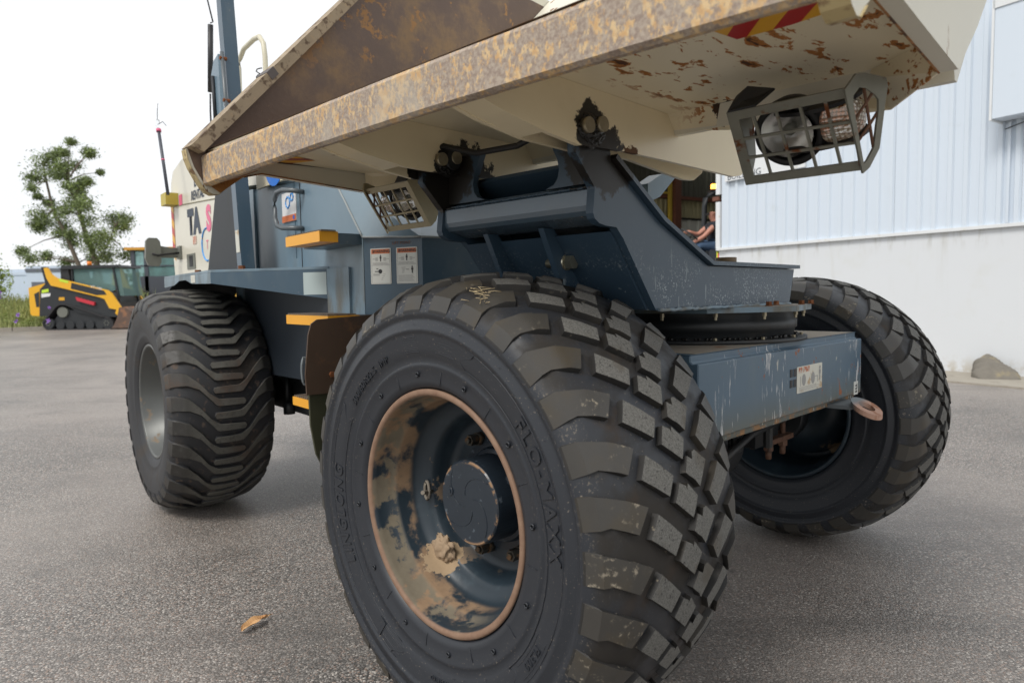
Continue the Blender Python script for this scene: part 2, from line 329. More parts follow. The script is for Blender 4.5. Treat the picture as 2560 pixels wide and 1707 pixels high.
t.links.new(mapped(t), ck.inputs['Vector']); cc = mixc(t, spots(8, .50, .56)(t), (.66, .60, .50), (.62, .30, .18))
t.links.new(mixc(t, ramp(t, ck.outputs['Distance'], .35, .6), cc, (.28, .20, .14)), b.inputs['Base Color'])
bn = nd(t, 'ShaderNodeBump'); bn.inputs['Distance'].default_value = .002; t.links.new(ck.outputs['Distance'], bn.inputs['Height']); t.links.new(bn.outputs[0], b.inputs['Normal'])
m, t, b = newmat('beacon_lit'); b.inputs['Base Color'].default_value = (1, .35, .05, 1); b.inputs['Emission Color'].default_value = (1, .30, .04, 1); b.inputs['Emission Strength'].default_value = 6
surf('beacon_orange', (.85, .22, .01), .3, var=0)
surf('skin', (.52, .24, .17), .55, var=.08, vscale=20); surf('shirt', (.018, .02, .028), .85, var=.1); surf('jeans', (.055, .10, .18), .85, var=.15, vscale=30)
surf('fire_red', (.55, .01, .01), .3, var=0); surf('pole_lime', (.55, .62, .03), .5, var=0)
surf('leaf_dark', (.19, .24, .10), .6, var=.4, vscale=3); surf('leaf_light', (.24, .32, .08), .6, var=.4, vscale=3); surf('grass', (.44, .48, .20), .7, var=.45, vscale=1.2)
surf('bark', (.16, .13, .10), .85, var=.2); surf('flower', (.28, .14, .50), .6, var=.1)
surf('caravan_white', (.60, .68, .80), .4, var=.03); surf('caravan_dark', (.14, .15, .18), .4, var=.05)
surf('dry_leaf', (.60, .36, .17), .6, var=.2, vscale=40)
surf('sticker_blue', (.01, .16, .62), .4, var=0)

# ------------------------------------------------------------------ mesh helpers
def link(name, me, m, parent=None, mat4=None):
    o = bpy.data.objects.new(name, me); col.objects.link(o)
    if m is not None and len(me.materials) == 0: me.materials.append(MATS[m] if isinstance(m, str) else m)
    if parent is not None: o.parent = parent
    if mat4 is not None: o.matrix_local = mat4
    return o
def mesh(vs, fs, mids=None, smooth=False):
    me = bpy.data.meshes.new('m'); me.from_pydata([tuple(v) for v in vs], [], fs); me.update()
    if mids: me.polygons.foreach_set('material_index', mids)
    if smooth: me.polygons.foreach_set('use_smooth', [True]*len(me.polygons))
    return me
def bmobj(name, bm, m, parent=None, mat4=None, bevel=0, smooth=False, seg=1, rec=True):
    if bevel:
        es = [e for e in bm.edges if len(e.link_faces) == 2 and e.calc_face_angle(0) > .4]
        bmesh.ops.bevel(bm, geom=es, offset=bevel, segments=seg, affect='EDGES', clamp_overlap=True)
    if rec: bmesh.ops.recalc_face_normals(bm, faces=bm.faces)
    me = bpy.data.meshes.new('m'); bm.to_mesh(me); bm.free()
    if smooth: me.polygons.foreach_set('use_smooth', [True]*len(me.polygons))
    return link(name, me, m, parent, mat4)
def bprism(bm, pts, ax, lo, hi):
    """polygon (2 coords in the other two axes, cyclic order x,y,z without ax) extruded along ax"""
    def P(p, h):
        v = [0, 0, 0]; o = [i for i in range(3) if i != ax]; v[o[0]] = p[0]; v[o[1]] = p[1]; v[ax] = h; return v
    a = [bm.verts.new(P(p, lo)) for p in pts]; b_ = [bm.verts.new(P(p, hi)) for p in pts]
    bm.faces.new(a); bm.faces.new(b_[::-1]); n = len(pts)
    for i in range(n): bm.faces.new((a[i], a[(i+1) % n], b_[(i+1) % n], b_[i]))
def bbox(bm, x0, x1, y0, y1, z0, z1): bprism(bm, [(x0, y0), (x1, y0), (x1, y1), (x0, y1)], 2, z0, z1)
def box(name, x0, x1, y0, y1, z0, z1, m, parent=None, mat4=None, bevel=0):
    bm = bmesh.new(); bbox(bm, x0, x1, y0, y1, z0, z1); return bmobj(name, bm, m, parent, mat4, bevel)
def prism(name, pts, ax, lo, hi, m, parent=None, mat4=None, bevel=0, seg=1):
    bm = bmesh.new(); bprism(bm, pts, ax, lo, hi); return bmobj(name, bm, m, parent, mat4, bevel, seg=seg)
def btube(bm, pts, r, n=8, closed=False, cap=True):
    pts = [Vector(p) for p in pts]; rings = []
    for i, p in enumerate(pts):
        if closed: d = pts[(i+1) % len(pts)] - pts[i-1]
        else: d = pts[min(i+1, len(pts)-1)] - pts[max(i-1, 0)]
        d.normalize(); h = Vector((0, 0, 1)) if abs(d.z) < .9 else Vector((1, 0, 0))
        u_ = d.cross(h).normalized(); v_ = d.cross(u_)
        rr = r[i] if isinstance(r, (list, tuple)) else r
        rings.append([bm.verts.new(p + rr*(math.cos(2*math.pi*k/n)*u_ + math.sin(2*math.pi*k/n)*v_)) for k in range(n)])
    m_ = len(rings)
    for i in range(m_ if closed else m_-1):
        A, B = rings[i], rings[(i+1) % m_]
        for k in range(n):
            f = bm.faces.new((A[k], A[(k+1) % n], B[(k+1) % n], B[k])); f.smooth = True
    if cap and not closed: bm.faces.new(rings[0][::-1]); bm.faces.new(rings[-1])
def tube(name, pts, r, m, parent=None, mat4=None, n=10, closed=False):
    bm = bmesh.new(); btube(bm, pts, r, n, closed); return bmobj(name, bm, m, parent, mat4)
def bcyl(bm, c, ax, r, h0, h1, n=16, r2=None):
    o = [i for i in range(3) if i != ax]; A, B = [], []
    for k in range(n):
        th = 2*math.pi*k/n
        for L_, h, rr in ((A, h0, r), (B, h1, r if r2 is None else r2)):
            v = [0, 0, 0]; v[o[0]] = c[0]+rr*math.cos(th); v[o[1]] = c[1]+rr*math.sin(th); v[ax] = h; L_.append(bm.verts.new(v))
    bm.faces.new(A); bm.faces.new(B[::-1])
    for k in range(n):
        f = bm.faces.new((A[k], A[(k+1) % n], B[(k+1) % n], B[k])); f.smooth = n > 8
def cyl(name, c, ax, r, h0, h1, m, parent=None, mat4=None, n=20, r2=None, bevel=0):
    bm = bmesh.new(); bcyl(bm, c, ax, r, h0, h1, n, r2); return bmobj(name, bm, m, parent, mat4, bevel)
def lathe(prof, n=96, closed=False):
    """prof: (y, r) spun round the Y axis -> verts, faces"""
    vs, fs = [], []
    for k in range(n):
        th = 2*math.pi*k/n
        for y, r in prof: vs.append((r*math.cos(th), y, r*math.sin(th)))
    m_ = len(prof)
    for k in range(n):
        for i in range(m_ if closed else m_-1):
            j = (i+1) % m_; a = k*m_; b_ = ((k+1) % n)*m_
            fs.append((a+i, a+j, b_+j, b_+i))
    return vs, fs
def text_mesh(s, size=1, extrude=0, bold=0, shear=0, spacing=1):
    cu = bpy.data.curves.new('t', 'FONT'); cu.body = s; cu.size = size; cu.extrude = extrude; cu.offset = bold; cu.shear = shear
    cu.align_x = 'CENTER'; cu.align_y = 'CENTER'; cu.resolution_u = 3; cu.space_character = spacing
    o = bpy.data.objects.new('t', cu); col.objects.link(o)
    dg = bpy.context.evaluated_depsgraph_get(); me = bpy.data.meshes.new_from_object(o.evaluated_get(dg))
    bpy.data.objects.remove(o); bpy.data.curves.remove(cu); me.materials.clear(); return me
def flat_text(name, s, size, org, xd, yd, m, parent=None, mat4=None, **kw):
    """text laid on a face: org centre, xd reading direction, yd up"""
    me = text_mesh(s, size, **kw); xd = Vector(xd).normalized(); yd = Vector(yd).normalized(); zd = xd.cross(yd); org = Vector(org)
    for v in me.vertices: x, y, z = v.co; v.co = org + xd*x + yd*y + zd*z
    return link(name, me, m, parent, mat4)
def tagt(o, label, cat, group=None, kind=None):
    if label: o['label'] = label
    if cat: o['category'] = cat
    if group: o['group'] = group
    if kind: o['kind'] = kind
    return o
def root(name, mat4, label, cat, group=None):
    o = bpy.data.objects.new(name, None); col.objects.link(o); o.matrix_world = mat4; o.empty_display_size = .2
    return tagt(o, label, cat, group)

# ------------------------------------------------------------------ ground, yard, kerb
def gz(x, y):
    s = min(1, max(0, (-x-1)/5.)); s = s*s*(3-2*s); return .0152*max(0, y-7)*s if y < 40 else .0152*33*s
def grid(xs, ys, f, name, m):
    vs = [(x, y, f(x, y)) for y in ys for x in xs]; nx = len(xs)
    fs = [(j*nx+i, j*nx+i+1, (j+1)*nx+i+1, (j+1)*nx+i) for j in range(len(ys)-1) for i in range(nx-1)]
    return link(name, mesh(vs, fs, smooth=True), m)
xs = [-400, -200, -100, -60]+[-40+2*i for i in range(23)]+[8, 15, 30, 60, 150, 400]; ys = [-60, -20, -5, 0]+[3+2*i for i in range(20)]+[45, 60, 100, 200, 400, 700]
g = grid(xs, ys, lambda x, y: gz(x, y)-.03, 'ground', 'grass_soil'); tagt(g, None, None, kind='structure')
KL = [(-24, 18.0), (-16, 21.6), (-8, 25.2), (-2, 29)]     # edge of the yard on the left
def yard_y(x):
    for (x0, y0), (x1, y1) in zip(KL, KL[1:]):
        if x <= x1: return y0+(y1-y0)*(x-x0)/(x1-x0)
    return 29
vs, fs = [], []; xs = [-24+i*.75 for i in range(60)]; N = 24
for x in xs:
    ye = yard_y(x)
    for j in range(N+1): y = -8+(ye+8)*j/N; vs.append((x, y, gz(x, y)))
for i in range(len(xs)-1):
    for j in range(N): a = i*(N+1)+j; fs.append((a, a+N+1, a+N+2, a+1))
g = link('yard_asphalt', mesh(vs, fs, smooth=True), 'asphalt'); tagt(g, None, None, kind='structure')
bm = bmesh.new()
for (x0, y0), (x1, y1) in zip(KL[:3], KL[1:]):
    d = Vector((x1-x0, y1-y0, 0)); n_ = Vector((-d.y, d.x, 0)).normalized()*.14; k = 8
    for i in range(k):
        a = Vector((x0, y0, 0))+d*(i/k+.0015); b_ = Vector((x0, y0, 0))+d*((i+1)/k-.0015)
        q = [a, b_, b_+n_, a+n_]; za = gz(a.x, a.y); zb = gz(b_.x, b_.y); zz = [za, zb, zb, za]
        lo = [bm.verts.new((p.x, p.y, z-.05)) for p, z in zip(q, zz)]; hi = [bm.verts.new((p.x, p.y, z+.12)) for p, z in zip(q, zz)]
        bm.faces.new(hi); bm.faces.new(lo[::-1])
        for e in range(4): bm.faces.new((lo[e], lo[(e+1) % 4], hi[(e+1) % 4], hi[e]))
tagt(bmobj('kerb', bm, 'concrete', bevel=.012), None, None, kind='structure')
# concrete apron along the shed, in WL frame, with joints
ap = root('apron', WL, None, None); ap['kind'] = 'structure'
for x0, x1 in ((-9.0, -3.01), (-3.0, -1.01), (-1.0, 1.79), (1.8, 5.4)):
    box('apron_slab', x0, x1, -1.05, -.004, -.05, .018, 'concrete', ap, bevel=.006)

# ------------------------------------------------------------------ shed
shed = root('white_shed', WL, 'white metal clad shed with rendered base wall and dark open doorway', 'building')
def rib_panel(name, x0, n, z0, z1, y=0, m='cladding', pitch=.19, par=None, sgn=-1):
    pr = [(0, 0), (.105, 0), (.122, .030), (.172, .030), (.19, 0)]
    vs, fs = [], []
    for k in range(n):
        for px, pd in pr[(0 if k == 0 else 1):]:
            for z in (z0, z1): vs.append((x0+k*pitch+px*pitch/.19, y+sgn*pd, z))
    c_ = len(vs)//2
    fs = [(2*i, 2*i+2, 2*i+3, 2*i+1) for i in range(c_-1)]
    return link(name, mesh(vs, fs), m, par or shed)
xr = -4.60+.015
for k in range(9): rib_panel('cladding_sheet', xr+k*.76+.0005, 4, 1.87, 6.0, y=-.004*(k % 2))
for k in range(3): rib_panel('cladding_sheet', xr+9*.76+k*.76, 4, 1.87, 3.1 if k < 2 else 6.0, y=-.006)
box('base_wall', -4.5, 5.4, .0, .22, -.05, 1.84, 'painted_block', shed)
box('wall_end', -4.66, -4.508, .02, .24, -.05, 1.84, 'trim_white', shed)
box('drip_trim', -4.67, 5.4, -.05, .01, 1.842, 1.885, 'trim_white', shed, bevel=.004)
box('door_jamb', -4.69, -4.60, -.035, .05, 2.83, 6.0, 'trim_white', shed, bevel=.004)
box('door_jamb', -4.69, -4.60, -.035, .05, 1.887, 2.70, 'trim_white', shed, bevel=.004)
box('jamb_bracket', -4.78, -4.64, -.02, .03, 2.73, 2.80, 'frame_brown', shed)
# fixing screws along the cladding
bm = bmesh.new()
for k in range(34):
    x = -4.5+k*.19
    if random.random() < .7: bcyl(bm, (x+.05+random.uniform(-.01, .01), 2.02+random.uniform(-.015, .015)), 1, .007, -.012, .0, 6)
    if random.random() < .5: bcyl(bm, (x+.05, 3.4+random.uniform(-.02, .02)), 1, .007, -.012, .0, 6)
tagt(bmobj('fixing_screws', bm, 'grey_plastic', shed), None, None, kind='stuff')
# sign board
sb = box('sign_board', -4.46, -2.9, -.075, -.04, 3.02, 3.95, 'trim_white', shed, bevel=.006)
flat_text('lettering', 'BUILDING', .155, (-4.05, -.078, 3.085), (1, 0, 0), (0, 0, 1), 'letter_navy', sb)
# wall box (roller door housing / cabinet) on the right
cb = box('wall_cabinet', -.235, 3.0, -.32, -.04, 3.12, 4.47, 'cladding', shed, bevel=.01)
box('cabinet_trim', -.25, 3.0, -.335, -.322, 4.40, 4.50, 'trim_white', cb)
box('cabinet_flange', -.262, -.237, -.335, -.03, 3.10, 4.50, 'trim_white', cb)
box('door_flashing', -.17, -.14, -.05, -.03, 1.89, 3.10, 'cladding', shed, bevel=.003)
tube('cable', [(-.2, -.06, 3.02), (.2, -.1, 3.10), (.8, -.09, 3.16)], .006, 'black_rubber', shed, n=6)
# shell behind the doorway
box('lintel_wall', -10.6, -4.7, .0, .1, 4.6, 6.0, 'cladding', shed)
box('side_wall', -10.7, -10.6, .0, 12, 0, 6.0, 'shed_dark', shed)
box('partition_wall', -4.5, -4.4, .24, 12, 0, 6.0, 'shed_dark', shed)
box('roof', -10.7, 5.5, -.1, 5.2, 6.0, 6.1, 'shed_dark', shed); box('roof', -10.7, 5.5, 6.6, 12.2, 6.0, 6.1, 'shed_dark', shed)  # open strip between the halves is added to let sky light inside
box('shed_floor', -10.6, -4.5, .0, 12, -.02, .012, 'concrete', shed)
def side_sheet(y0, n, z0, z1, m, pitch=.19, off=0):
    o = rib_panel('inner_sheet', 0, n, z0, z1, 0, m, pitch=pitch); o.matrix_local = Matrix.Translation((-10.55+off, y0, 0)) @ Matrix.Rotation(math.pi/2, 4, 'Z')
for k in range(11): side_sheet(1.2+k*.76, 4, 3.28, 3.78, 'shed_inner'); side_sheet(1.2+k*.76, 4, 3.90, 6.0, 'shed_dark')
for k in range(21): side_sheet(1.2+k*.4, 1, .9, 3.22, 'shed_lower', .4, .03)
box('girt', -10.50, -10.40, 1, 10, 3.79, 3.88, 'frame_brown', shed)
box('girt', -10.53, -10.48, 1, 10, 3.22, 3.28, 'print_black', shed)
box('yellow_post', -10.40, -10.32, 4.50, 4.60, 0, 6, 'frame_yellow', shed)
box('brown_post', -10.40, -10.22, 4.63, 4.86, 0, 6, 'frame_brown', shed)
box('yellow_rail', -10.38, -10.34, 1, 4.5, 3.90, 3.95, 'frame_yellow', shed)
box('yellow_rail', -10.38, -10.34, 1, 4.5, 4.75, 4.80, 'frame_yellow', shed)
box('back_wall', -10.6, -4.5, 12.0, 12.1, 0, 6.0, 'shed_inner', shed)
# rubble at the wall foot
def lump(name, c, s, m, label, cat, seed=1, parent=None, group=None):
    bm = bmesh.new(); bmesh.ops.create_icosphere(bm, subdivisions=3, radius=1)
    rnd = random.Random(seed)
    from mathutils import noise as mn
    for v in bm.verts:
        n_ = mn.noise(v.co*1.3+Vector((seed*7, 0, 0)))*.35+mn.noise(v.co*3.7+Vector((0, seed*5, 0)))*.12
        v.co *= 1+n_; v.co = Vector((v.co.x*s[0], v.co.y*s[1], max(-.1, v.co.z)*s[2]))
    o = bmobj(name, bm, m, parent, smooth=True); o.location = c; return tagt(o, label, cat, group)
bm = bmesh.new()
for i in range(25):                               # slumped half-pipe shaped offcut
    pass
bm.free()
vs, fs = [], []; NU, NV = 18, 12
for j in range(-3, NV+1):
    tq = j/NV; cap = {-3: .0, -2: .55, -1: .86}.get(j, 1.0)
    for i in range(NU+1):
        a = math.pi*i/NU; wob = 1+.06*math.sin(5*a+j)
        rr = (.27-.10*tq)*wob; x = -math.cos(a)*rr*1.05-.02*tq; z = max(0, math.sin(a))**.7*(.15+.11*tq)*wob
        vs.append((x*(.82+.18*cap)+.03, -.02+(.40*tq if j >= 0 else (-.20, -.11, -.045)[j+3]), z*cap))
fs = [(j*(NU+1)+i, j*(NU+1)+i+1, (j+1)*(NU+1)+i+1, (j+1)*(NU+1)+i) for j in range(NV+3) for i in range(NU)]
o = link('stone_offcut', mesh(vs, fs, smooth=True), 'rubble')
o.matrix_world = WL @ Matrix.Translation((-.13, -.36, .02)) @ Matrix.Rotation(.62, 4, 'Z') @ Matrix.Diagonal((.82, .82, .95, 1))
tagt(o, 'grey brown hump of old concrete lying against the white wall base', 'rubble')
lump('stone', tuple(WL @ Vector((-1.05, -.1, .03))), (.16, .07, .05), 'rubble', 'flat broken chunk of pale mortar at the foot of the white wall', 'stone', 5)

# ------------------------------------------------------------------ THE DUMPER
D = root('site_dumper', FR, 'large swivel skip site dumper with rusty cream skip and slate grey chassis', 'dumper truck')
FRi = FR.inverted(); mSK = FRi @ SK; mRE = FRi @ RE; I4 = Matrix.Identity(4)

# ---- wheels
PITCH_N = 31; dth = 360/PITCH_N
latp = [.262, .262, .25, .2, .1, 0]; radp = [.46, .50, .53, .562, .582, .588]
def prof_r(l):
    l = abs(l); L = [0, .1, .2, .25, .262]; Rr = [.588, .582, .562, .53, .495]
    if l >= .262: return .495
    for i in range(4):
        if l <= L[i+1]: f = (l-L[i])/(L[i+1]-L[i]); return Rr[i]+f*(Rr[i+1]-Rr[i])
def P3(l, th, dr=0, dl=0):
    r = prof_r(l)+dr; a = R(th); return (r*math.cos(a), l+dl, r*math.sin(a))
def P3c(cl, ct, l, th, dep):
    l2 = cl+(l-cl)*1.025; th2 = ct+(th-ct)*1.045
    if abs(l) > .245: l2 = l; dep *= .25 if abs(l) > .255 else .8
    return P3(max(-.2618, min(.2618, l2)), th2, -dep)
def front_tread():
    near_in = lambda s: None
    V, F, MI = [], [], []
    def block(rows, dep=.0155, mt=0, stp=.028):
        """rows: list of (l_top, th_top, l_bot, th_bot) columns across the block, resampled"""
        cols = []
        for i in range(len(rows)-1):
            a, b_ = rows[i], rows[i+1]; n = max(1, int(abs((a[0]+a[2])-(b_[0]+b_[2]))/2/stp))
            for k in range(n): f = k/n; cols.append(tuple(x+(y-x)*f for x, y in zip(a, b_)))
        cols.append(rows[-1])
        NT = 3; base = len(V); n = len(cols); bev = .0022; cl = sum(c_[0]+c_[2] for c_ in cols)/(2*n); ct = sum(c_[1]+c_[3] for c_ in cols)/(2*n)
        # three loops of a grid: top surface
        for (l1, t1, l2, t2) in cols:
            for k in range(NT):
                f = k/(NT-1); l = l1+(l2-l1)*f; th = t1+(t2-t1)*f; V.append(P3(cl+(l-cl)*.985, ct+(th-ct)*.98))
        for i in range(n-1):
            for k in range(NT-1): F.append((base+i*NT+k, base+(i+1)*NT+k, base+(i+1)*NT+k+1, base+i*NT+k+1)); MI.append(mt)
        # perimeter
        per = [(i, 0) for i in range(n)]+[(n-1, k) for k in range(1, NT)]+[(i, NT-1) for i in range(n-2, -1, -1)]+[(0, k) for k in range(NT-2, 0, -1)]
        b1 = len(V)
        for (i, k) in per:
            l1, t1, l2, t2 = cols[i]; f = k/(NT-1); l = l1+(l2-l1)*f; th = t1+(t2-t1)*f; V.append(P3(cl+(l-cl)*1.0, ct+(th-ct)*1.0, -.0022))
        b2 = len(V)
        for (i, k) in per:
            l1, t1, l2, t2 = cols[i]; f = k/(NT-1); l = l1+(l2-l1)*f; th = t1+(t2-t1)*f
            V.append(P3c(cl, ct, l, th, dep))
        m_ = len(per)
        for q in range(m_):
            q2 = (q+1) % m_; ta = base+per[q][0]*NT+per[q][1]; tb = base+per[q2][0]*NT+per[q2][1]
            F.append((ta, b1+q, b1+q2, tb)); MI.append(1)
            F.append((b1+q, b2+q, b2+q2, b1+q2)); MI.append(1)
    def shoulder(sg, off):
        # columns from inner edge to side wall
        rows = [(-.147, 34.8, -.179, 30.1), (-.19, 36.9, -.21, 31.6), (-.225, 38.4, -.232, 32.6), (-.25, 39.4, -.25, 32.4), (-.262, 39.8, -.262, 32.2)]
        block([(-sg*a, t1+off, -sg*c_, t2+off) for a, t1, c_, t2 in rows] if sg < 0 else [(a, t1+off, c_, t2+off) for a, t1, c_, t2 in rows], .019, 2, .008)
    for k in range(PITCH_N):
        o = k*dth+random.uniform(-.12, .12)
        shoulder(1, o)
        rows6 = [(.147, 28.6+o, .179, 23.9+o), (.19, 30.4+o, .21, 25.3+o), (.225, 31.9+o, .232, 26.2+o), (.25, 32.9+o, .25, 26.0+o), (.262, 33.3+o, .262, 25.8+o)]
        block(rows6, .019, 2, .008)
        block([(-.125, 33.0+o, -.151, 28.6+o), (-.061, 27.5+o, -.086, 23.9+o)])
        # notched centre blocks: two columns with the notch between
        block([(-.048, 25.9+o, -.071, 22.4+o), (-.029, 24.9+o, -.054, 21.0+o), (-.0275, 24.0+o, -.0525, 20.9+o), (-.0225, 24.1+o, -.047, 20.5+o), (-.0215, 25.3+o, -.046, 20.4+o), (.006, 22.3+o, -.019, 18.3+o)])
        block([(-.003, 30.4+o, -.02, 27.3+o), (.013, 29.5+o, -.008, 26.3+o), (.0145, 28.9+o, -.006, 26.2+o), (.019, 29.3+o, -.002, 25.9+o), (.0205, 31.0+o, .000, 25.8+o), (.033, 31.2+o, .008, 25.2+o), (.069, 28.5+o, .022, 23.7+o)])
        block([(.124, 27.3+o, .056, 22.2+o), (.174, 23.8+o, .081, 18.7+o)])
    me = mesh(V, F, MI); me.materials.append(MATS['tread_top']); me.materials.append(MATS['tread_side']); me.materials.append(MATS['tread_shoulder'])
    me.polygons.foreach_set('use_smooth', [True]*len(MI)); me.set_sharp_from_angle(angle=R(33))
    return me
def tyre_prof(groove=.018, side=.0):
    p_ = []
    half = [(.19, .295), (.215, .301), (.233, .311), (.2365, .325), (.2370, .352), (.2415, .359), (.2415, .366), (.2385, .370), (.2475, .385), (.2535, .41), (.2565, .435), (.2585, .443), (.2615, .446), (.2615, .452), (.2585, .456), (.2585, .466), (.2560, .470), (.2560, .478), (.2610, .483), (.2620, .493), (.2560, .505), (.248, .522), (.222, .543), (.16, .558), (.08, .568), (0, .573)]
    L_ = [(-a, r) for a, r in half]; Rr = [(a, r) for a, r in half[-2::-1]]
    return L_+Rr
TREAD = front_tread()
vs, fs = lathe(tyre_prof(), 124); TYRE = mesh(vs, fs, smooth=True); TYRE.materials.append(MATS['tyre_rubber'])
# rim: thin shell, outer flange -> barrel -> disc -> barrel -> inner flange
rimp = [(-.205, .300), (-.228, .3035), (-.2315, .300), (-.2315, .291), (-.226, .286), (-.21, .284), (-.17, .282), (-.160, .272), (-.15, .269), (-.105, .266), (-.090, .258), (-.077, .238), (-.0745, .228), (-.066, .221), (-.045, .215), (-.020, .208), (-.010, .198), (-.008, .18), (-.008, .06)]
vs, fs = lathe(rimp, 96); RIMF = mesh(vs, fs, smooth=True); RIMF.materials.append(MATS['rim_front'])
rimb = [(.205, .300), (.228, .3035), (.2315, .300), (.2315, .291), (.226, .286), (.17, .282), (.158, .272), (.10, .268), (.02, .266), (-.06, .262), (-.075, .245), (-.066, .235), (.02, .225), (.03, .12), (.03, .06)]
vs, fs = lathe(rimb, 96); RIMB = mesh(vs, fs, smooth=True); RIMB.materials.append(MATS['rim_front'])
def bend_text(s, size, rad, deg, sagl=-.2585, ext=.0022, **kw):
    me = text_mesh(s, size, extrude=ext, **kw)
    for v in me.vertices:
        x, y, z = v.co; a = R(deg)-x/rad; r = rad+y
        l = {0: 0}.get(1, sagl)
        # follow the bulge of the side wall
        f = min(1, max(0, (r-.385)/.06)); l = -.2482-f*.0100
        v.co = (r*math.cos(a), l-z-ext*.6, r*math.sin(a))
    return me
def arc(r, a0, a1, n=24): return [(r*math.cos(R(a0+(a1-a0)*i/n)), 0, r*math.sin(R(a0+(a1-a0)*i/n))) for i in range(n+1)]
def sidewall_marks(parent):
    for s, size, rad, deg, kw in (('LINGLONG', .046, .412, 192, dict(bold=.0012, spacing=1.28, shear=.2)), ('L', .05, .412, 238, dict(bold=.004)), ('FLO-MAXX', .050, .412, 20, dict(bold=.0012, spacing=1.30)),
                          ('FL300', .026, .412, -33, dict(spacing=1.1)), ('500/60R22.5  IMP', .026, .400, 128, dict(spacing=1.15)),
                          ('STEEL BELTED', .015, .405, -84, dict()), ('ROTATION', .012, .415, -64, dict()), ('TUBELESS', .012, .40, -64, dict())):
        link('lettering', bend_text(s, size, rad, deg, **kw), 'tyre_rubber', parent)
    bm = bmesh.new()
    def ring(r, a0, a1): btube(bm, [(x, -.2482-min(1, max(0, (r-.385)/.06))*.0100, z) for x, _, z in arc(r, a0, a1)], .0012, 5)
    for a0, a1 in ((250, 150), (68, -46)):
        ring(.388, a0, a1); ring(.436, a0, a1)
        for a in (a0, a1): btube(bm, [((.388+.048*i/5)*math.cos(R(a+3*math.sin(i))), -.2482-.01*i/5, (.388+.048*i/5)*math.sin(R(a+3*math.sin(i)))) for i in range(6)], .0012, 5)
    for a0, a1 in ((-25, -41),): ring(.398, a0, a1); ring(.427, a0, a1)
    # maker's patch and little text lines
    for k in range(9): ring(.395+.0045*k, 101-(.4*k % 1), 93+(.7*k % 1.5))
    for k in range(6): ring(.398+.005*k, 84-(.9*k % 2), 74+(1.3*k % 3))
    for k in range(6): ring(.398+.005*k, -108-(.9*k % 2), -122+(1.3*k % 3))
    bmobj('moulded_lines', bm, 'tyre_rubber', parent)
    bm = bmesh.new()                                          # rim guard studs
    for k in range(12):
        a = R(8+30*k); c_ = Vector((.340*math.cos(a), -.2372, .340*math.sin(a)))
        btube(bm, [c_+Vector((.0055*math.cos(q), -.002, .0055*math.sin(q))) for q in [2*math.pi*i/8 for i in range(8)]], .0022, 5, closed=True)
    for k in range(12):
        a = R(23+30*k); btube(bm, [(r*math.cos(a), -.2374, r*math.sin(a)) for r in (.316, .35)], .0009, 4)
    for k in range(60):                                       # vent spews
        a = random.uniform(0, 6.283); r = random.choice((.3875, .4375, .449, .461)); l = .2482+min(1, max(0, (r-.385)/.06))*.01+.001
        btube(bm, [(r*math.cos(a), -l, r*math.sin(a)), ((r+.001)*math.cos(a), -l-.003, (r+.001)*math.sin(a))], .0006, 4)
    bmobj('moulded_studs', bm, 'tyre_rubber', parent)
def hexnut(bm, c, ax, r, h0, h1): bcyl(bm, c, ax, r, h0, h1, 6)
def wheel_front(mat4, detail):
    W_ = link('wheel', RIMF, None, D, mat4)
    link('tyre', TYRE, None, W_); link('tread', TREAD, None, W_)
    if detail:
        sidewall_marks(W_)
        # hub
        vs, fs = lathe([(.0, .150), (-.012, .150), (-.014, .128), (-.03, .122), (-.034, .112), (-.112, .110), (-.120, .109), (-.1235, .1055), (-.1235, .0)], 64)
        link('hub_cap', mesh(vs, fs, smooth=False), 'hub', W_)
        bm = bmesh.new()
        for k in range(4):                                    # swirl of weld-like ridges cast in the cap
            pts = []
            for i in range(12):
                f = i/11; a = R(40+90*k)+1.5*f; r = .097-.075*f; pts.append((r*math.cos(a), -.1240, r*math.sin(a)))
            btube(bm, pts, .0008, 5)
        bcyl(bm, (-.072, .018), 1, .012, -.127, -.123, 12); bcyl(bm, (-.072, .018), 1, .006, -.129, -.123, 6)
        bmobj('cap_ridges', bm, 'hub', W_)
        for k in range(8):
            a = R(31+45*k-2); bm = bmesh.new(); c_ = (.158*math.cos(a), .158*math.sin(a))
            bcyl(bm, c_, 1, .0175, -.026, -.008, 16); hexnut(bm, c_, 1, .0155, -.052, -.026); bcyl(bm, c_, 1, .0085, -.060, -.052, 12)
            bmobj('wheel_nut', bm, 'nut', W_, bevel=.0012)
        bm = bmesh.new()                                      # valve pocket
        V0 = Vector((-.225, -.085, -.02)); btube(bm, [V0+Vector((.010*math.cos(q), .0, .026*math.sin(q))) for q in [2*math.pi*i/14 for i in range(14)]], .0045, 6, closed=True)
        btube(bm, [V0+Vector((.0, .02, -.006)), V0+Vector((.012, -.025, .0)), V0+Vector((.02, -.03, .004))], .006, 8)
        bmobj('valve', bm, 'dusty_top', W_)
        from mathutils import noise as mn
        bm = bmesh.new(); bmesh.ops.create_icosphere(bm, subdivisions=4, radius=1)
        for v in bm.verts:
            d = v.co.copy(); v.co = Vector((d.x*.036, d.y*.016, d.z*.040)) * (1+.5*mn.noise(d*2.1)+.18*mn.noise(d*7))
        bmobj('mud_cake', bm, 'mud', W_, Matrix.Translation((-.158, -.084, -.172)) @ Matrix.Rotation(.6, 4, 'Y'), smooth=True)
    return W_
surf('mud', (.36, .26, .17), .95, var=.2, vscale=40, bump=.8, bscale=140, bdist=.003)
wheel_front(Matrix.Translation((0, -T/2, .585)), True)
w2 = wheel_front(Matrix.Translation((0, T/2, .585)) @ Matrix.Rotation(math.pi, 4, 'Z'), False)
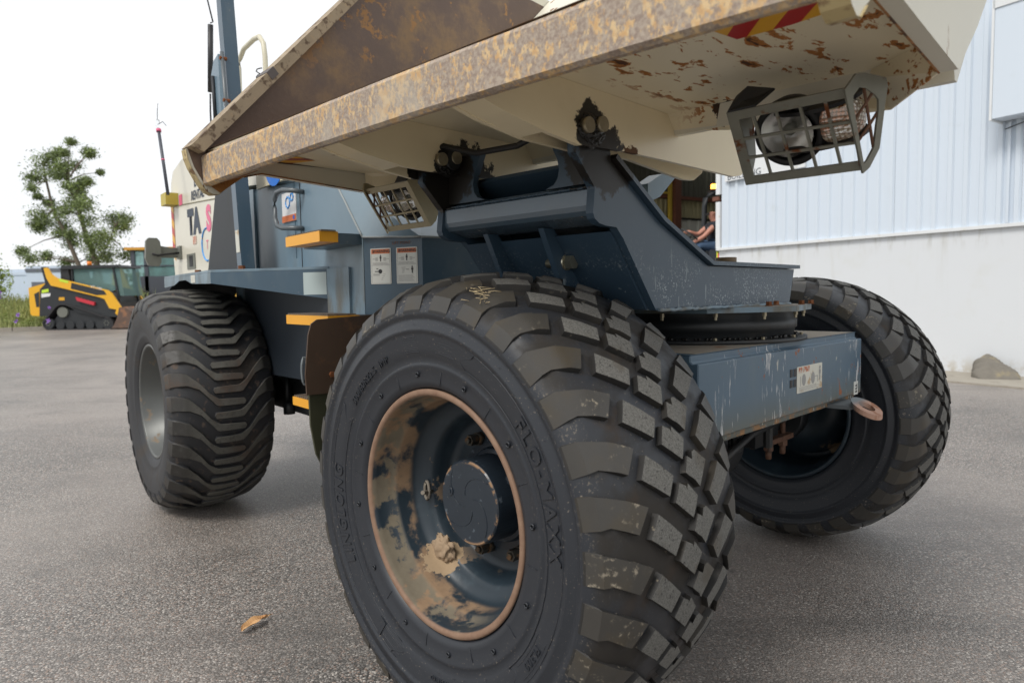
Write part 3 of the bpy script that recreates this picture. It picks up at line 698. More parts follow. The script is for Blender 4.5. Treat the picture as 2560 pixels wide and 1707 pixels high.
# far wheel: inner barrel seen; near wheel inner barrel too
for c_ in (0,):
    pass
link('rim_back', RIMB, None, w2)
# rear wheels
def rear_tread():
    V, F, MI = [], [], []
    def bar(cols, dep=.017):
        # resample
        cs = []
        for i in range(len(cols)-1):
            a, b_ = cols[i], cols[i+1]; n = max(1, int(abs(a[0]-b_[0])/.009))
            for k in range(n): f = k/n; cs.append(tuple(x+(y-x)*f for x, y in zip(a, b_)))
        cs.append(cols[-1]); b0 = len(V); n = len(cs)
        for l, t1, t2 in cs:
            m_ = (t1+t2)/2; h = (t1-t2)/2
            V.append(P3(l, m_+h*1.15+.1, -dep)); V.append(P3(l, m_+h, -.003)); V.append(P3(l, m_+h*.9)); V.append(P3(l, m_-h*.9)); V.append(P3(l, m_-h, -.003)); V.append(P3(l, m_-h*1.15-.1, -dep))
        for i in range(n-1):
            for k in range(5): F.append((b0+i*6+k, b0+i*6+k+1, b0+i*6+k+7, b0+i*6+k+6)); MI.append(0 if k in (1, 2, 3) else 1)
        for i in (0, n-1): F.append(tuple(b0+i*6+k for k in range(6))); MI.append(1)
    prof = [(.086, .25, -.25), (.079, 1.5, -1.45), (-.040, 2.0, -1.5), (-.056, 2.9, -1.1), (-.085, 5.0, 2.2), (-.128, 10.3, 7.0), (-.178, 15.3, 9.3), (-.228, 17.0, 9.6), (-.25, 17.2, 9.4), (-.262, 17.0, 9.8)]
    for k in range(30):
        c_ = 3.6+12*k
        bar([(l, c_+a, c_+b_) for l, a, b_ in prof])
        c_ += 6
        bar([(-l+.02, c_+a, c_+b_) if l > -.2 else (-l, c_+a, c_+b_) for l, a, b_ in prof])
    me = mesh(V, F, MI); me.polygons.foreach_set('use_smooth', [True]*len(MI)); me.set_sharp_from_angle(angle=R(33)); me.materials.append(MATS['tread_top_rear']); me.materials.append(MATS['tyre_rear']); return me
RT = rear_tread()
rp_ = [(a, r) if r < .37 or r > .48 else (a*(1.0), r) for a, r in tyre_prof()]
rp_ = [(.19*s, .295) for s in (-1,)]+[(-.222, .303), (-.232, .315), (-.240, .34), (-.243, .346), (-.242, .352), (-.250, .38), (-.257, .42), (-.259, .46), (-.258, .49), (-.252, .515), (-.225, .54), (-.16, .557), (-.08, .567), (0, .571)]
rp_ = rp_+[(-a, r) for a, r in rp_[-2::-1]]
vs, fs = lathe(rp_, 96); TYR = mesh(vs, fs, smooth=True); TYR.materials.append(MATS['tyre_rear'])
rr_ = [(-.20, .300), (-.222, .3035), (-.2255, .300), (-.2255, .291), (-.218, .286), (-.17, .283), (-.155, .268), (-.10, .264), (-.092, .246), (-.075, .246), (-.065, .262), (-.02, .262), (-.012, .250), (.01, .250), (.02, .262), (.07, .262), (.08, .250), (.12, .248), (.125, .20), (.14, .19), (.14, .03)]
vs, fs = lathe(rr_, 80); RIMR = mesh(vs, fs, smooth=True); RIMR.materials.append(MATS['rim_rear'])
for sgn in (-1, 1):
    m4 = mRE @ Matrix.Translation((0, sgn*T/2, .585)) @ Matrix.Rotation(0 if sgn < 0 else math.pi, 4, 'Z') @ Matrix.Diagonal((1, .96, 1, 1))
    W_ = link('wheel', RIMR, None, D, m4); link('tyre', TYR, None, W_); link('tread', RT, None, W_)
    if sgn < 0:
        bm = bmesh.new()
        for k in range(8): a = R(45*k); hexnut(bm, (.13*math.cos(a), .13*math.sin(a)), 1, .016, .10, .14)
        bcyl(bm, (0, 0), 1, .10, .04, .14, 28); bmobj('hub_cap', bm, 'hub', W_)

# ---- chassis box (FR frame)
bm = bmesh.new(); bbox(bm, -.5, .38, -.61, .60, .690, .947)
es = [e for e in bm.edges if abs(e.verts[0].co.x-.38) < 1e-4 and abs(e.verts[1].co.x-.38) < 1e-4 and abs(e.verts[0].co.z-e.verts[1].co.z) < 1e-4]
bmesh.ops.bevel(bm, geom=es, offset=.024, segments=5, affect='EDGES')
es = [e for e in bm.edges if len(e.link_faces) == 2 and e.calc_face_angle(0) > 1.2]
bmesh.ops.bevel(bm, geom=es, offset=.003, segments=1, affect='EDGES')
fb = bmobj('front_box', bm, 'slate_box', D)
for p_ in fb.data.polygons: p_.use_smooth = False
for i in range(2):
    for j in range(2): box('vent_hole', .379, .3815, -.047+.028*i, -.028+.028*i, .800+.034*j, .825+.034*j, 'print_black', fb, bevel=0)
def warn_sticker(parent, O, xd, yd, w_, h_, kind, mat4=None, worn=False):
    """printed safety label on a face. O = lower left corner"""
    O = Vector(O); xd = Vector(xd).normalized(); yd = Vector(yd).normalized(); zd = xd.cross(yd).normalized()
    def quad(x0, y0, x1, y1, lift, bm): 
        bm.faces.new([bm.verts.new(O+xd*a+yd*b_+zd*lift) for a, b_ in ((x0, y0), (x1, y0), (x1, y1), (x0, y1))])
    def poly(pts, lift, bm): bm.faces.new([bm.verts.new(O+xd*a+yd*b_+zd*lift) for a, b_ in pts])
    bm = bmesh.new(); r = .004
    pts = []
    for cx, cy, a0 in ((w_-r, h_-r, 0), (r, h_-r, 90), (r, r, 180), (w_-r, r, 270)):
        for k in range(4): a = R(a0+30*k); pts.append((cx+r*math.cos(a), cy+r*math.sin(a)))
    lo = [bm.verts.new(O+xd*a+yd*b_) for a, b_ in pts]; hi = [bm.verts.new(O+xd*a+yd*b_+zd*.0012) for a, b_ in pts]
    bm.faces.new(hi)
    for i in range(len(pts)): bm.faces.new((lo[i], lo[(i+1) % len(pts)], hi[(i+1) % len(pts)], hi[i]))
    st = bmobj('warning_sticker', bm, 'white_label_dirty' if worn else 'white_label', parent, mat4)
    b1, b2, b3 = bmesh.new(), bmesh.new(), bmesh.new(); L1, L2 = .0016, .0020
    def man(cx, cy, h):
        q = h*.13; n = 8; poly([(cx+q*math.cos(k*.785), cy+h*.42+q*math.sin(k*.785)) for k in range(n)], L2, b1)
        poly([(cx-h*.17, cy+h*.27), (cx-h*.17, cy-.02*h), (cx-h*.09, cy-.02*h), (cx-h*.09, cy-h*.5), (cx+h*.09, cy-h*.5), (cx+h*.09, cy-.02*h), (cx+h*.17, cy-.02*h), (cx+h*.17, cy+h*.27)], L2, b1)
    if kind == 'wide':
        quad(.012*1, h_*.76, w_*.48, h_*.97, L1, b3)
        for cx in (.26, .62): 
            n = 16; poly([(w_*cx+.016*math.cos(k*.3927), h_*.47+.020*math.sin(k*.3927)) for k in range(n)], L1, b1)
        man(w_*.90, h_*.60, h_*.55)
        quad(w_*.70, h_*.50, w_*.82, h_*.53, L1, b1); quad(w_*.80, h_*.28, w_*.82, h_*.5, L1, b1); quad(w_*.12, h_*.25, w_*.14, h_*.62, L1, b1)
        for k in range(4): quad(w_*.08, h_*(.06+.045*k), w_*(.86-.1*(k % 2)), h_*(.075+.045*k), L1, b2)
        tx = ('WARNING', .017, (w_*.27, h_*.865))
    else:
        quad(w_*.05, h_*.85, w_*.95, h_*.975, L1, b3)
        for x0, y0, x1, y1 in ((.05, .02, .062, .85), (.94, .02, .95, .85), (.05, .02, .95, .026), (.05, .52, .95, .526)): quad(w_*x0, h_*y0, w_*x1, h_*y1, L1, b2)
        man(w_*.5, h_*.72, h_*.17)
        for s in (-1, 1):
            for k in range(4): quad(w_*(.5+s*.2)-.006, h_*(.65+.025*k), w_*(.5+s*.2)+.006, h_*(.663+.025*k), L1, b2)
            quad(w_*(.5+s*.33)-.006, h_*.70, w_*(.5+s*.33)+.006, h_*.707, L1, b1)
        for k in range(3): quad(w_*.1, h_*(.54+.024*k), w_*(.92-.06*k), h_*(.549+.024*k), L1, b2)
        if kind == 'A':
            quad(w_*.2, h_*.345, w_*.45, h_*.365, L2, b1); n = 8; poly([(w_*.47+.009*math.cos(k*.785), h_*.355+.009*math.sin(k*.785)) for k in range(n)], L2, b1)
            quad(w_*.28, h_*.42, w_*.38, h_*.44, L2, b1)
            for k in range(3): quad(w_*.12, h_*(.24+.02*k), w_*.45, h_*(.248+.02*k), L1, b2)
            for k in range(4): quad(w_*(.5+.04*k), h_*(.12+.05*k), w_*(.6+.04*k), h_*(.13+.05*k), L1, b2)
        else:
            man(w_*.75, h_*.38, h_*.19); quad(w_*.45, h_*.385, w_*.6, h_*.398, L2, b1)
            for k in range(5): quad(w_*(.25+.03*math.sin(k)), h_*(.30+.035*k), w_*(.36+.02*k), h_*(.312+.035*k), L1, b2)
            for k in range(6): quad(w_*.1, h_*(.07+.03*k), w_*(.85-.05*(k % 3)), h_*(.08+.03*k), L1, b2)
        tx = ('WARNING', .0165, (w_*.54, h_*.912)); poly([(w_*.10, h_*.875), (w_*.2, h_*.875), (w_*.15, h_*.955)], L2, b1)
    bmobj('pictogram', b1, 'print_black' if not worn else 'print_grey', st, rec=False); bmobj('small_print', b2, 'print_grey', st, rec=False)
    bmobj('header_band', b3, 'label_orange_worn' if worn else 'label_orange', st, rec=False)
    me = text_mesh(tx[0], tx[1], bold=.0004)
    for v in me.vertices: x, y, z = v.co; v.co = O+xd*(tx[2][0]+x)+yd*(tx[2][1]+y)+zd*.0022
    link('lettering', me, 'print_black' if not worn else 'label_orange_worn', st)
    return st
warn_sticker(fb, (.3805, .004, .776), (0, 1, 0), (0, 0, 1), .207, .087, 'wide', worn=True)
s_ = box('id_tag', .380, .3815, .524, .566, .712, .762, 'white_label', fb, bevel=.0006)
flat_text('lettering', 'TH', .026, (.3822, .545, .737), (0, 0, -1), (0, 1, 0), 'print_black', s_, bold=.001)
box('top_dust', -.49, .355, -.585, .575, .9472, .9482, 'dusty_top', fb)
# towing eye
bm = bmesh.new(); N = 28; lo, hi, li, hi2 = [], [], [], []
ec = Vector((.475, .375, .690))
for k in range(N):
    a = 2*math.pi*k/N
    ro = Vector((.048*math.cos(a), .072*math.sin(a), 0)); ri = Vector((.026*math.cos(a), .036*math.sin(a), 0))
    tilt = lambda v: v+Vector((0, 0, -.03*(v.x/.055)))
    for L_, v, dz in ((lo, ro, -.009), (hi, ro, .009), (li, ri, -.009), (hi2, ri, .009)): L_.append(bm.verts.new(ec+tilt(v)+Vector((0, 0, dz))))
for k in range(N):
    j = (k+1) % N; bm.faces.new((hi[k], hi[j], hi2[j], hi2[k])); bm.faces.new((lo[k], li[k], li[j], lo[j])); bm.faces.new((hi[k], lo[k], lo[j], hi[j])); bm.faces.new((hi2[k], hi2[j], li[j], li[k]))
bprism(bm, [(.25, .33), (.435, .33), (.435, .475), (.25, .50)], 2, .686, .700)
bmobj('towing_eye', bm, 'eye_rust', D, bevel=.003) if 'eye_rust' in MATS else None
# axle, differential, springs, U bolts
bm = bmesh.new(); bcyl(bm, (0, .585), 1, .075, -.80, .80, 20); bcyl(bm, (-.02, .56), 1, .16, -.13, .13, 24)
bcyl(bm, (0, .585), 1, .13, -.74, -.66, 20); bcyl(bm, (0, .585), 1, .13, .66, .74, 20); bbox(bm, -.10, .10, -.50, -.30, .50, .69); bbox(bm, -.10, .10, .30, .50, .50, .69)
bmobj('axle', bm, 'black_steel', D, bevel=.006)
for y in (.47,):
    bm = bmesh.new()
    for dx in (-.03, .10):
        for dy in (-.055, .075): bcyl(bm, (dx, y+dy), 2, .011, .44, .69, 10); bcyl(bm, (dx, y+dy), 2, .020, .475, .505, 6); bcyl(bm, (dx, y+dy), 2, .012, .445, .475, 10)
    bbox(bm, -.06, .13, y-.09, y+.11, .505, .525); bmobj('axle_clamp', bm, 'clamp_rust', D, bevel=.002)
bm = bmesh.new()
for k in range(9): bcyl(bm, (.16+.0*k, -.40+.085*k), 2, .010+.004*(k % 3), .52+.03*(k % 4), .69, 8)
btube(bm, [(.2, -.45, .60), (.22, -.2, .56), (.18, .1, .60), (.2, .3, .63)], .014, 8); btube(bm, [(.12, -.5, .55), (.16, -.25, .50), (.12, 0, .56)], .02, 8)
bmobj('hydraulic_hoses', bm, 'black_steel', D)

# ---- slew ring and turntable plate (SK frame)
def ngon(r, n, ph): return [(r*math.cos(ph+2*math.pi*k/n), r*math.sin(ph+2*math.pi*k/n)) for k in range(n)]
cyl('ring_flange', (0, 0), 2, .385, .948, .960, 'black_steel', D, mSK, 72)
vs, fs = [], []
rp2 = [(.960, .34), (.985, .345), (.99, .352), (1.015, .352), (1.02, .343), (1.0455, .343)]
n = 80
for k in range(n):
    a = 2*math.pi*k/n
    for z, r in rp2: vs.append((r*math.cos(a), r*math.sin(a), z))
m_ = len(rp2)
for k in range(n):
    for i in range(m_-1): fs.append((k*m_+i, ((k+1) % n)*m_+i, ((k+1) % n)*m_+i+1, k*m_+i+1))
link('slew_ring', mesh(vs, fs, smooth=True), 'black_steel', D, mSK)
bm = bmesh.new()
for k in range(120):
    a = 2*math.pi*k/120+random.uniform(-.02, .02); r = .347+random.uniform(-.002, .006)
    bmesh.ops.create_icosphere(bm, subdivisions=1, radius=random.uniform(.004, .009), matrix=Matrix.Translation((r*math.cos(a), r*math.sin(a), .963)))
tagt(bmobj('ring_grease', bm, 'grease', D, mSK, smooth=True), None, None, kind='stuff')
tp = prism('turntable_plate', ngon(.41, 8, R(-9.7)), 2, 1.046, 1.063, 'slate_light', D, mSK, bevel=.001)
prism('plate_dust', ngon(.402, 8, R(-9.7)), 2, 1.0632, 1.0642, 'dusty_top', tp)
for x, y in ((.335, -.12), (.30, .02), (.345, .12), (.20, -.30), (.12, -.35), (.35, .19), (.0, -.38)):
    bm = bmesh.new(); bcyl(bm, (x, y), 2, .011, 1.0645, 1.067, 12); hexnut(bm, (x, y), 2, .0095, 1.067, 1.078); bmobj('bolt', bm, 'rust', tp, bevel=.0008)
bm = bmesh.new()
for a in (-75, -50, -25, 0, 25, 50):
    x, y = .372*math.cos(R(a)), .372*math.sin(R(a)); hexnut(bm, (x, y), 2, .0075, 1.034, 1.0455); bcyl(bm, (x, y), 2, .005, 1.024, 1.034, 8); hexnut(bm, (x*.985, y*.985), 2, .0065, .9605, .968)
tagt(bmobj('ring_bolts', bm, 'zinc_dull', D, mSK), None, None, kind='stuff')

# ---- pedestal
side = [(-1.018, 1.427), (-.949, 1.358), (-.947, 1.352), (-.954, 1.297), (-.948, 1.285), (-.930, 1.275), (-.905, 1.271), (-.863, 1.270), (-.835, 1.245), (-.688, 1.066), (.178, 1.066), (.218, 1.186), (-.411, 1.186), (-.668, 1.293), (-.881, 1.423), (-.90, 1.50), (-.93, 1.53), (-.985, 1.53), (-1.02, 1.50)]
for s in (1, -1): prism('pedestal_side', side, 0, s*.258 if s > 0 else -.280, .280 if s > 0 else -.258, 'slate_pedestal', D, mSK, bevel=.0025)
# top flange following the side plates
def strip(name, path, th, x0, x1, m, bevel=.002):
    up_, lo_ = [], []
    for i, p_ in enumerate(path):
        a = Vector(path[max(i-1, 0)]); b_ = Vector(path[min(i+1, len(path)-1)]); d = (b_-a).normalized(); n_ = Vector((-d.y, d.x))
        if n_.y < 0: n_ = -n_
        up_.append(tuple(Vector(p_)+n_*th)); lo_.append(p_)
    bm = bmesh.new(); bprism(bm, up_+lo_[::-1], 0, x0, x1); return bmobj(name, bm, m, D, mSK, bevel)
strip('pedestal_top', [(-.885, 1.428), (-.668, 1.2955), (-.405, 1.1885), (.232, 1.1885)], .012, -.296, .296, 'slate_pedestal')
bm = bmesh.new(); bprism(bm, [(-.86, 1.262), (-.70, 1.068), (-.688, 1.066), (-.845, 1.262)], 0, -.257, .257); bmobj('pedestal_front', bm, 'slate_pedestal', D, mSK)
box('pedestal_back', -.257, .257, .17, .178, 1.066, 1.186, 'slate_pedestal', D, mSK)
for s in (1, -1):
    bm = bmesh.new(); btube(bm, [(s*.283, -.68+.86*i/60, 1.066+random.uniform(-.0015, .0015)) for i in range(61)], [random.uniform(.004, .0065) for i in range(61)], 6); bmobj('base_weld', bm, 'slate_light', D, mSK)
# cross beam
beam = [(-.935, 1.358), (-.941, 1.354), (-.9425, 1.318), (-.939, 1.306), (-.928, 1.296), (-.86, 1.280), (-.80, 1.285), (-.80, 1.37), (-.90, 1.374), (-.905, 1.364)]
cbm = prism('cross_beam', beam, 0, -.257, .257, 'beam_paint' if 'beam_paint' in MATS else 'slate_pedestal', D, mSK, bevel=.002, seg=2)
bm = bmesh.new()                                              # weld bead along the beam top
random.seed(3)
x = -.25
while x < .25:
    bmesh.ops.create_icosphere(bm, subdivisions=2, radius=.0058+random.uniform(-.0012, .002), matrix=Matrix.Translation((x, -.936+random.uniform(-.0015, .0015), 1.3605+random.uniform(-.001, .001))) @ Matrix.Diagonal((1.2, .9, .55, 1)))
    x += .0062
bmobj('weld_bead', bm, 'slate_pedestal', cbm, smooth=True)
# upright cheek plates between beam and pin, with a curved cut-away
for s in (1, -1):
    pts = [(.257, 1.372), (.257, 1.50), (.12, 1.50), (.137, 1.465), (.150, 1.44), (.155, 1.415), (.150, 1.395), (.138, 1.381), (.11, 1.372)]
    bm = bmesh.new(); bprism(bm, [(s*a, b_) for a, b_ in pts], 1, -.925, -.905); bmobj('cheek_plate', bm, 'slate_pedestal', D, mSK, bevel=.002)
for x0 in (-.13, .075): prism('gusset', [(-.90, 1.281), (-.88, 1.281), (-.73, 1.07), (-.75, 1.07)] if 0 else [(-.905, 1.281), (-.865, 1.281), (-.66, 1.075), (-.80, 1.075)], 0, x0-.009, x0+.009, 'slate_pedestal', D, mSK, bevel=.001)
bm = bmesh.new(); bcyl(bm, (-.815, 1.196), 0, .024, .055, .068, 20); bcyl(bm, (-.815, 1.196), 0, .021, .075, .088, 20); hexnut(bm, (-.815, 1.196), 0, .019, .088, .112); bcyl(bm, (-.815, 1.196), 0, .012, .02, .09, 12)
bmobj('greasy_bolt', bm, 'zinc', D, mSK, bevel=.0015)
bm = bmesh.new(); btube(bm, [(.02, -.42, 1.34), (.02, -.70, 1.12)], .038, 14); bmobj('tip_ram', bm, 'black_steel', D, mSK)
bm = bmesh.new()
for k in range(5): btube(bm, [(-.16+.07*k, -.74, 1.09), (-.15+.07*k, -.70, 1.13+.02*(k % 2)), (-.10+.05*k, -.62, 1.12)], .012, 8)
bmobj('ram_hoses', bm, 'black_rubber', D, mSK)
prism('ram_bracket', [(-.334, 1.40), (-.334, 1.46), (-.25, 1.50), (-.160, 1.502), (-.262, 1.425)], 0, -.02, .03, 'slate_light', D, mSK, bevel=.002)
cyl('stop_puck', (.13, .0), 2, .036, 1.2012, 1.229, 'puck_brown', D, mSK, 28, bevel=.002)
# pins, bosses and grease
for s in (1, -1):
    bm = bmesh.new()
    for y, z in ((-1.003, 1.482), (-.952, 1.492)):
        a0, a1 = (.296, .312) if s > 0 else (-.200, -.186); bcyl(bm, (y, z), 0, .0175, a0, a1, 20)
    bmobj('pin_head', bm, 'zinc_dull' if 'zinc_dull' in MATS else 'zinc', D, mSK, bevel=.002)
for s in (1, -1): cyl('pivot_pin', (-.96, 1.485), 0, .026, *sorted((s*.19, s*.293)), 'black_steel', D, mSK, 20)

# ---- skip
floorz = 1.570
SKP = bmesh.new()
us = [-.92+1.84*i/24 for i in range(25)]
bow = lambda u: .012*(1-(u/.92)**2)
# floor sheet (outside)
bprism(SKP, [(-1.33, floorz), (-.655, floorz), (-.655, floorz+.006), (-1.33, floorz+.006)], 0, -.919, .919)
skip = bmobj('skip', SKP, 'cream_under', D, mSK)
# rear lower band with chamfered ends
vs = []; top = [(-.919, -.76, 1.57), (-.72, -.60, 1.57), (-.28, -.655, 1.57), (.28, -.655, 1.57), (.72, -.60, 1.57), (.919, -.76, 1.57)]
bot = [(-.919, -.757, 1.505), (-.80, -.605, 1.490), (-.30, -.625, 1.532), (.30, -.625, 1.532), (.80, -.605, 1.490), (.919, -.757, 1.505)]
bk = [(a, b_+.006, c_) for a, b_, c_ in bot]
# give the lower band intermediate points
topx, botx = [], []
for a, b_ in zip((top, bot), (topx, botx)): b_.extend(a)
topx.insert(2, (-.45, -.640, 1.57)); botx.insert(2, (-.46, -.610, 1.508)); topx.insert(5, (.45, -.640, 1.57)); botx.insert(5, (.46, -.610, 1.508))
n = len(topx); vs = topx+botx+[(a, b_+.007, c_) for a, b_, c_ in botx]+[(a, b_+.007, c_) for a, b_, c_ in topx]
fs = []
for i in range(n-1):
    for q in range(3): fs.append((q*n+i, q*n+i+1, (q+1)*n+i+1, (q+1)*n+i))
link('rear_band', mesh(vs, fs), 'cream_under', skip)
# floor infill between sheet edge and band
link('floor_edge', mesh([(-.919, -.656, 1.5702), (.919, -.656, 1.5702)]+[(-.72, -.60, 1.5702), (.72, -.60, 1.5702)], [(0, 1, 3, 2)]), 'cream_under', skip)
# side plates
sidep = [(-1.396, 1.571), (-1.392, 1.545), (-1.382, 1.518), (-1.364, 1.485), (-1.349, 1.462), (-1.337, 1.449), (-1.319, 1.441), (-1.300, 1.444), (-1.275, 1.466), (-1.22, 1.505), (-1.16, 1.522), (-.757, 1.503), (-.60, 1.62), (-.05, 2.12), (.36, 2.50), (-.52, 2.50)]
for s in (1, -1):
    a, b_ = (.922, .95) if s > 0 else (-.95, -.922)
    prism('side_plate', sidep, 0, a, b_, 'cream_side', skip, bevel=.003, seg=2)
    # end cap strip in ochre over the front edge of the side plate
    fr = sidep[0:9]; off = []
    bm = bmesh.new(); prev = None
    for (v, z) in fr:
        c0 = bm.verts.new((s*.9535, v-.0025, z-.0015)); c1 = bm.verts.new((s*.9175, v-.0025, z-.0015))
        if prev: bm.faces.new((prev[0], prev[1], c1, c0))
        prev = (c0, c1)
    bmobj('front_edge', bm, 'ochre_paint', skip)
    # inner lining
    a, b_ = (.9195, .9215) if s > 0 else (-.9215, -.9195)
    prism('inner_lining', [(-1.392, 1.572), (-1.375, 1.52), (-1.345, 1.468), (-1.30, 1.50), (-1.25, 1.56), (-.66, 1.578), (.30, 2.46), (-.52, 2.495)], 0, a, b_, 'skip_inner', skip)
    # rim bar
    bm = bmesh.new(); pr = []
    x0, x1 = (.878, .9535) if s > 0 else (-.9535, -.878)
    bprism(bm, [(-1.398, 1.574), (-.522, 2.506), (-.500, 2.486), (-1.36, 1.560)], 0, x0, x1)
    bmobj('rim_bar', bm, 'rim_bar', skip, bevel=.006, seg=2)
    bm = bmesh.new(); bprism(bm, [(-1.150, 1.8405), (-1.127, 1.8650), (-1.108, 1.845), (-1.131, 1.8205)], 0, x0-.001, x1+.001); bmobj('rim_weld', bm, 'lip_dark' if 'lip_dark' in MATS else 'skip_inner', skip, bevel=.002)
for s in (1, -1): tube('rusty_edge', [(s*.9200, v, z+.0005) for v, z in sidep[9:13]], .0022, 'orange_rust', skip, n=5)
# inside floor and back
link('inner_floor', mesh([(-.918, -1.335, 1.578), (.918, -1.335, 1.578), (.918, -.66, 1.580), (-.918, -.66, 1.580), (.918, .30, 2.47), (-.918, .30, 2.47)], [(0, 1, 2, 3), (3, 2, 4, 5)]), 'skip_inner', skip)
prism('back_plate', [(-.62, 1.52), (-.60, 1.52), (.33, 2.50), (.305, 2.50), (-.645, 1.578)], 0, -.918, .918, 'cream_side', skip)
# the lip: angle section with a slight bow
bm = bmesh.new(); sec = [(-1.331, 0), (-1.342, .000), (-1.351, .006), (-1.354, .084), (-1.350, .092), (-1.340, .0955), (-1.25, .0995), (-1.25, .093), (-1.336, .088), (-1.338, .007), (-1.331, .006)]
prev = None; usl = [-.917+1.834*i/40 for i in range(41)]
from mathutils import noise as mn
for u_ in usl:
    z0 = 1.464+bow(u_); ring_ = []
    for i, (v, z) in enumerate(sec):
        j = .0012*mn.noise(Vector((u_*14, i*3., 0)))+.0018*mn.noise(Vector((u_*4, i, 3.)))
        ring_.append(bm.verts.new((u_, v+j, z0+z+j)))
    if prev:
        for i in range(len(sec)): f = bm.faces.new((prev[i], ring_[i], ring_[(i+1) % len(sec)], prev[(i+1) % len(sec)]))
    prev = ring_
bmesh.ops.holes_fill(bm, edges=bm.edges)
bmobj('lip', bm, 'lip_steel', skip)
# rusty corner under the lip ends
for s in (-1, 1):
    vs = [(s*.917, -1.331, 1.466), (s*.917, -1.30, 1.447), (s*.917, -1.22, 1.508), (s*.62, -1.32, 1.474), (s*.75, -1.25, 1.50)]
    link('corner_patch', mesh(vs, [(0, 1, 2), (0, 2, 4), (0, 4, 3)]), 'orange_rust' if 'orange_rust' in MATS else 'rust', skip)
# hazard tape on the underside front corners
def clip(poly, n_, d_):
    out = []
    for i in range(len(poly)):
        p_, q_ = Vector(poly[i-1]), Vector(poly[i]); a_, c_ = p_.dot(n_)-d_, q_.dot(n_)-d_
        if a_*c_ < 0: out.append(p_.lerp(q_, a_/(a_-c_)))
        if c_ >= 0: out.append(q_)
    return out
def hazard(name, poly, z, parent, ang, w_, mats):
    n_ = Vector((math.cos(ang), math.sin(ang))); bms = [bmesh.new(), bmesh.new()]
    ds = [Vector(p_).dot(n_) for p_ in poly]; k = 0; d_ = min(ds)
    while d_ < max(ds):
        q = clip(clip([Vector(p_) for p_ in poly], n_, d_), -n_, -(d_+w_))
        if len(q) > 2: bm = bms[k % 2]; bm.faces.new([bm.verts.new((p_.x, p_.y, z)) for p_ in q])
        d_ += w_; k += 1
    for bm, m_ in zip(bms, mats): bmobj(name, bm, m_, parent, rec=False)
hazard('hazard_tape', [(.60, -1.33), (.915, -1.33), (.915, -1.03), (.84, -1.02), (.75, -1.01), (.655, -1.015)], 1.5685, skip, R(40), .037, ('print_red', 'print_yellow'))
hazard('hazard_tape', [(-.915, -1.33), (-.74, -1.33), (-.80, -1.10), (-.82, -1.02), (-.915, -1.055)], 1.5685, skip, R(140), .037, ('hazard_red_old', 'print_yellow'))
# longitudinal beams under the floor
outer = [(-1.33, 1.5695), (-1.33, 1.487), (-1.25, 1.468), (-1.12, 1.448), (-1.025, 1.438), (-.85, 1.448), (-.70, 1.4505), (-.28, 1.453), (-.235, 1.462), (-.20, 1.485), (-.185, 1.515), (-.17, 1.75), (-.60, 1.60), (-.66, 1.5695)]
inner = [(-1.33, 1.5695), (-1.33, 1.487), (-1.25, 1.468), (-1.12, 1.450), (-.95, 1.447), (-.72, 1.458), (-.44, 1.437), (-.38, 1.441), (-.33, 1.468), (-.31, 1.52), (-.30, 1.62), (-.60, 1.60), (-.66, 1.5695)]
for s in (1, -1):
    a = sorted((s*.283, s*.295)); b_ = sorted((s*.205, s*.217))
    prism('chassis_web', outer, 0, a[0], a[1], 'cream_web', skip, bevel=.0015)
    prism('chassis_web', inner, 0, b_[0], b_[1], 'cream_web', skip, bevel=.0015)
    prism('beam_flange', [(-1.328, 1.4885), (-1.25, 1.4700), (-1.13, 1.4505), (-1.13, 1.457), (-1.25, 1.477), (-1.328, 1.4955)], 0, min(s*.217, s*.283), max(s*.217, s*.283), 'cream_web', skip)
tube('hose', [(-.235, -1.00, 1.505), (-.20, -.99, 1.520), (-.10, -.96, 1.490), (.05, -.96, 1.485), (.16, -.97, 1.505), (.22, -.98, 1.52)], .008, 'black_rubber', skip, n=8)
tube('hose', [(.15, -.97, 1.51), (.17, -.90, 1.46), (.16, -.86, 1.40), (.14, -.84, 1.37)], .008, 'black_rubber', skip, n=8)
for s in (1, -1):
    bm = bmesh.new(); bmesh.ops.create_icosphere(bm, subdivisions=5, radius=1)
    for v in bm.verts:
        d = v.co.normalized(); k_ = 1+.30*mn.noise(d*1.7+Vector((s*3, 1, 0)))+.16*mn.noise(d*5)+.06*mn.noise(d*14)
        v.co = Vector((d.x*.010*(1+.8*mn.noise(d*9)), d.y*.050*k_, d.z*.036*k_))
    bmobj('grease_cake', bm, 'grease', skip, Matrix.Translation((.292 if s > 0 else -.208, -.975, 1.478)), smooth=True)
# hanging body of the skip decal mark on the outer side (grey triangle outline)
tube('side_mark', [(.9525, -.98, 1.80), (.9525, -1.02, 1.62), (.9525, -.87, 1.78), (.9525, -.98, 1.80)], .004, 'grey_plastic', skip, n=5)

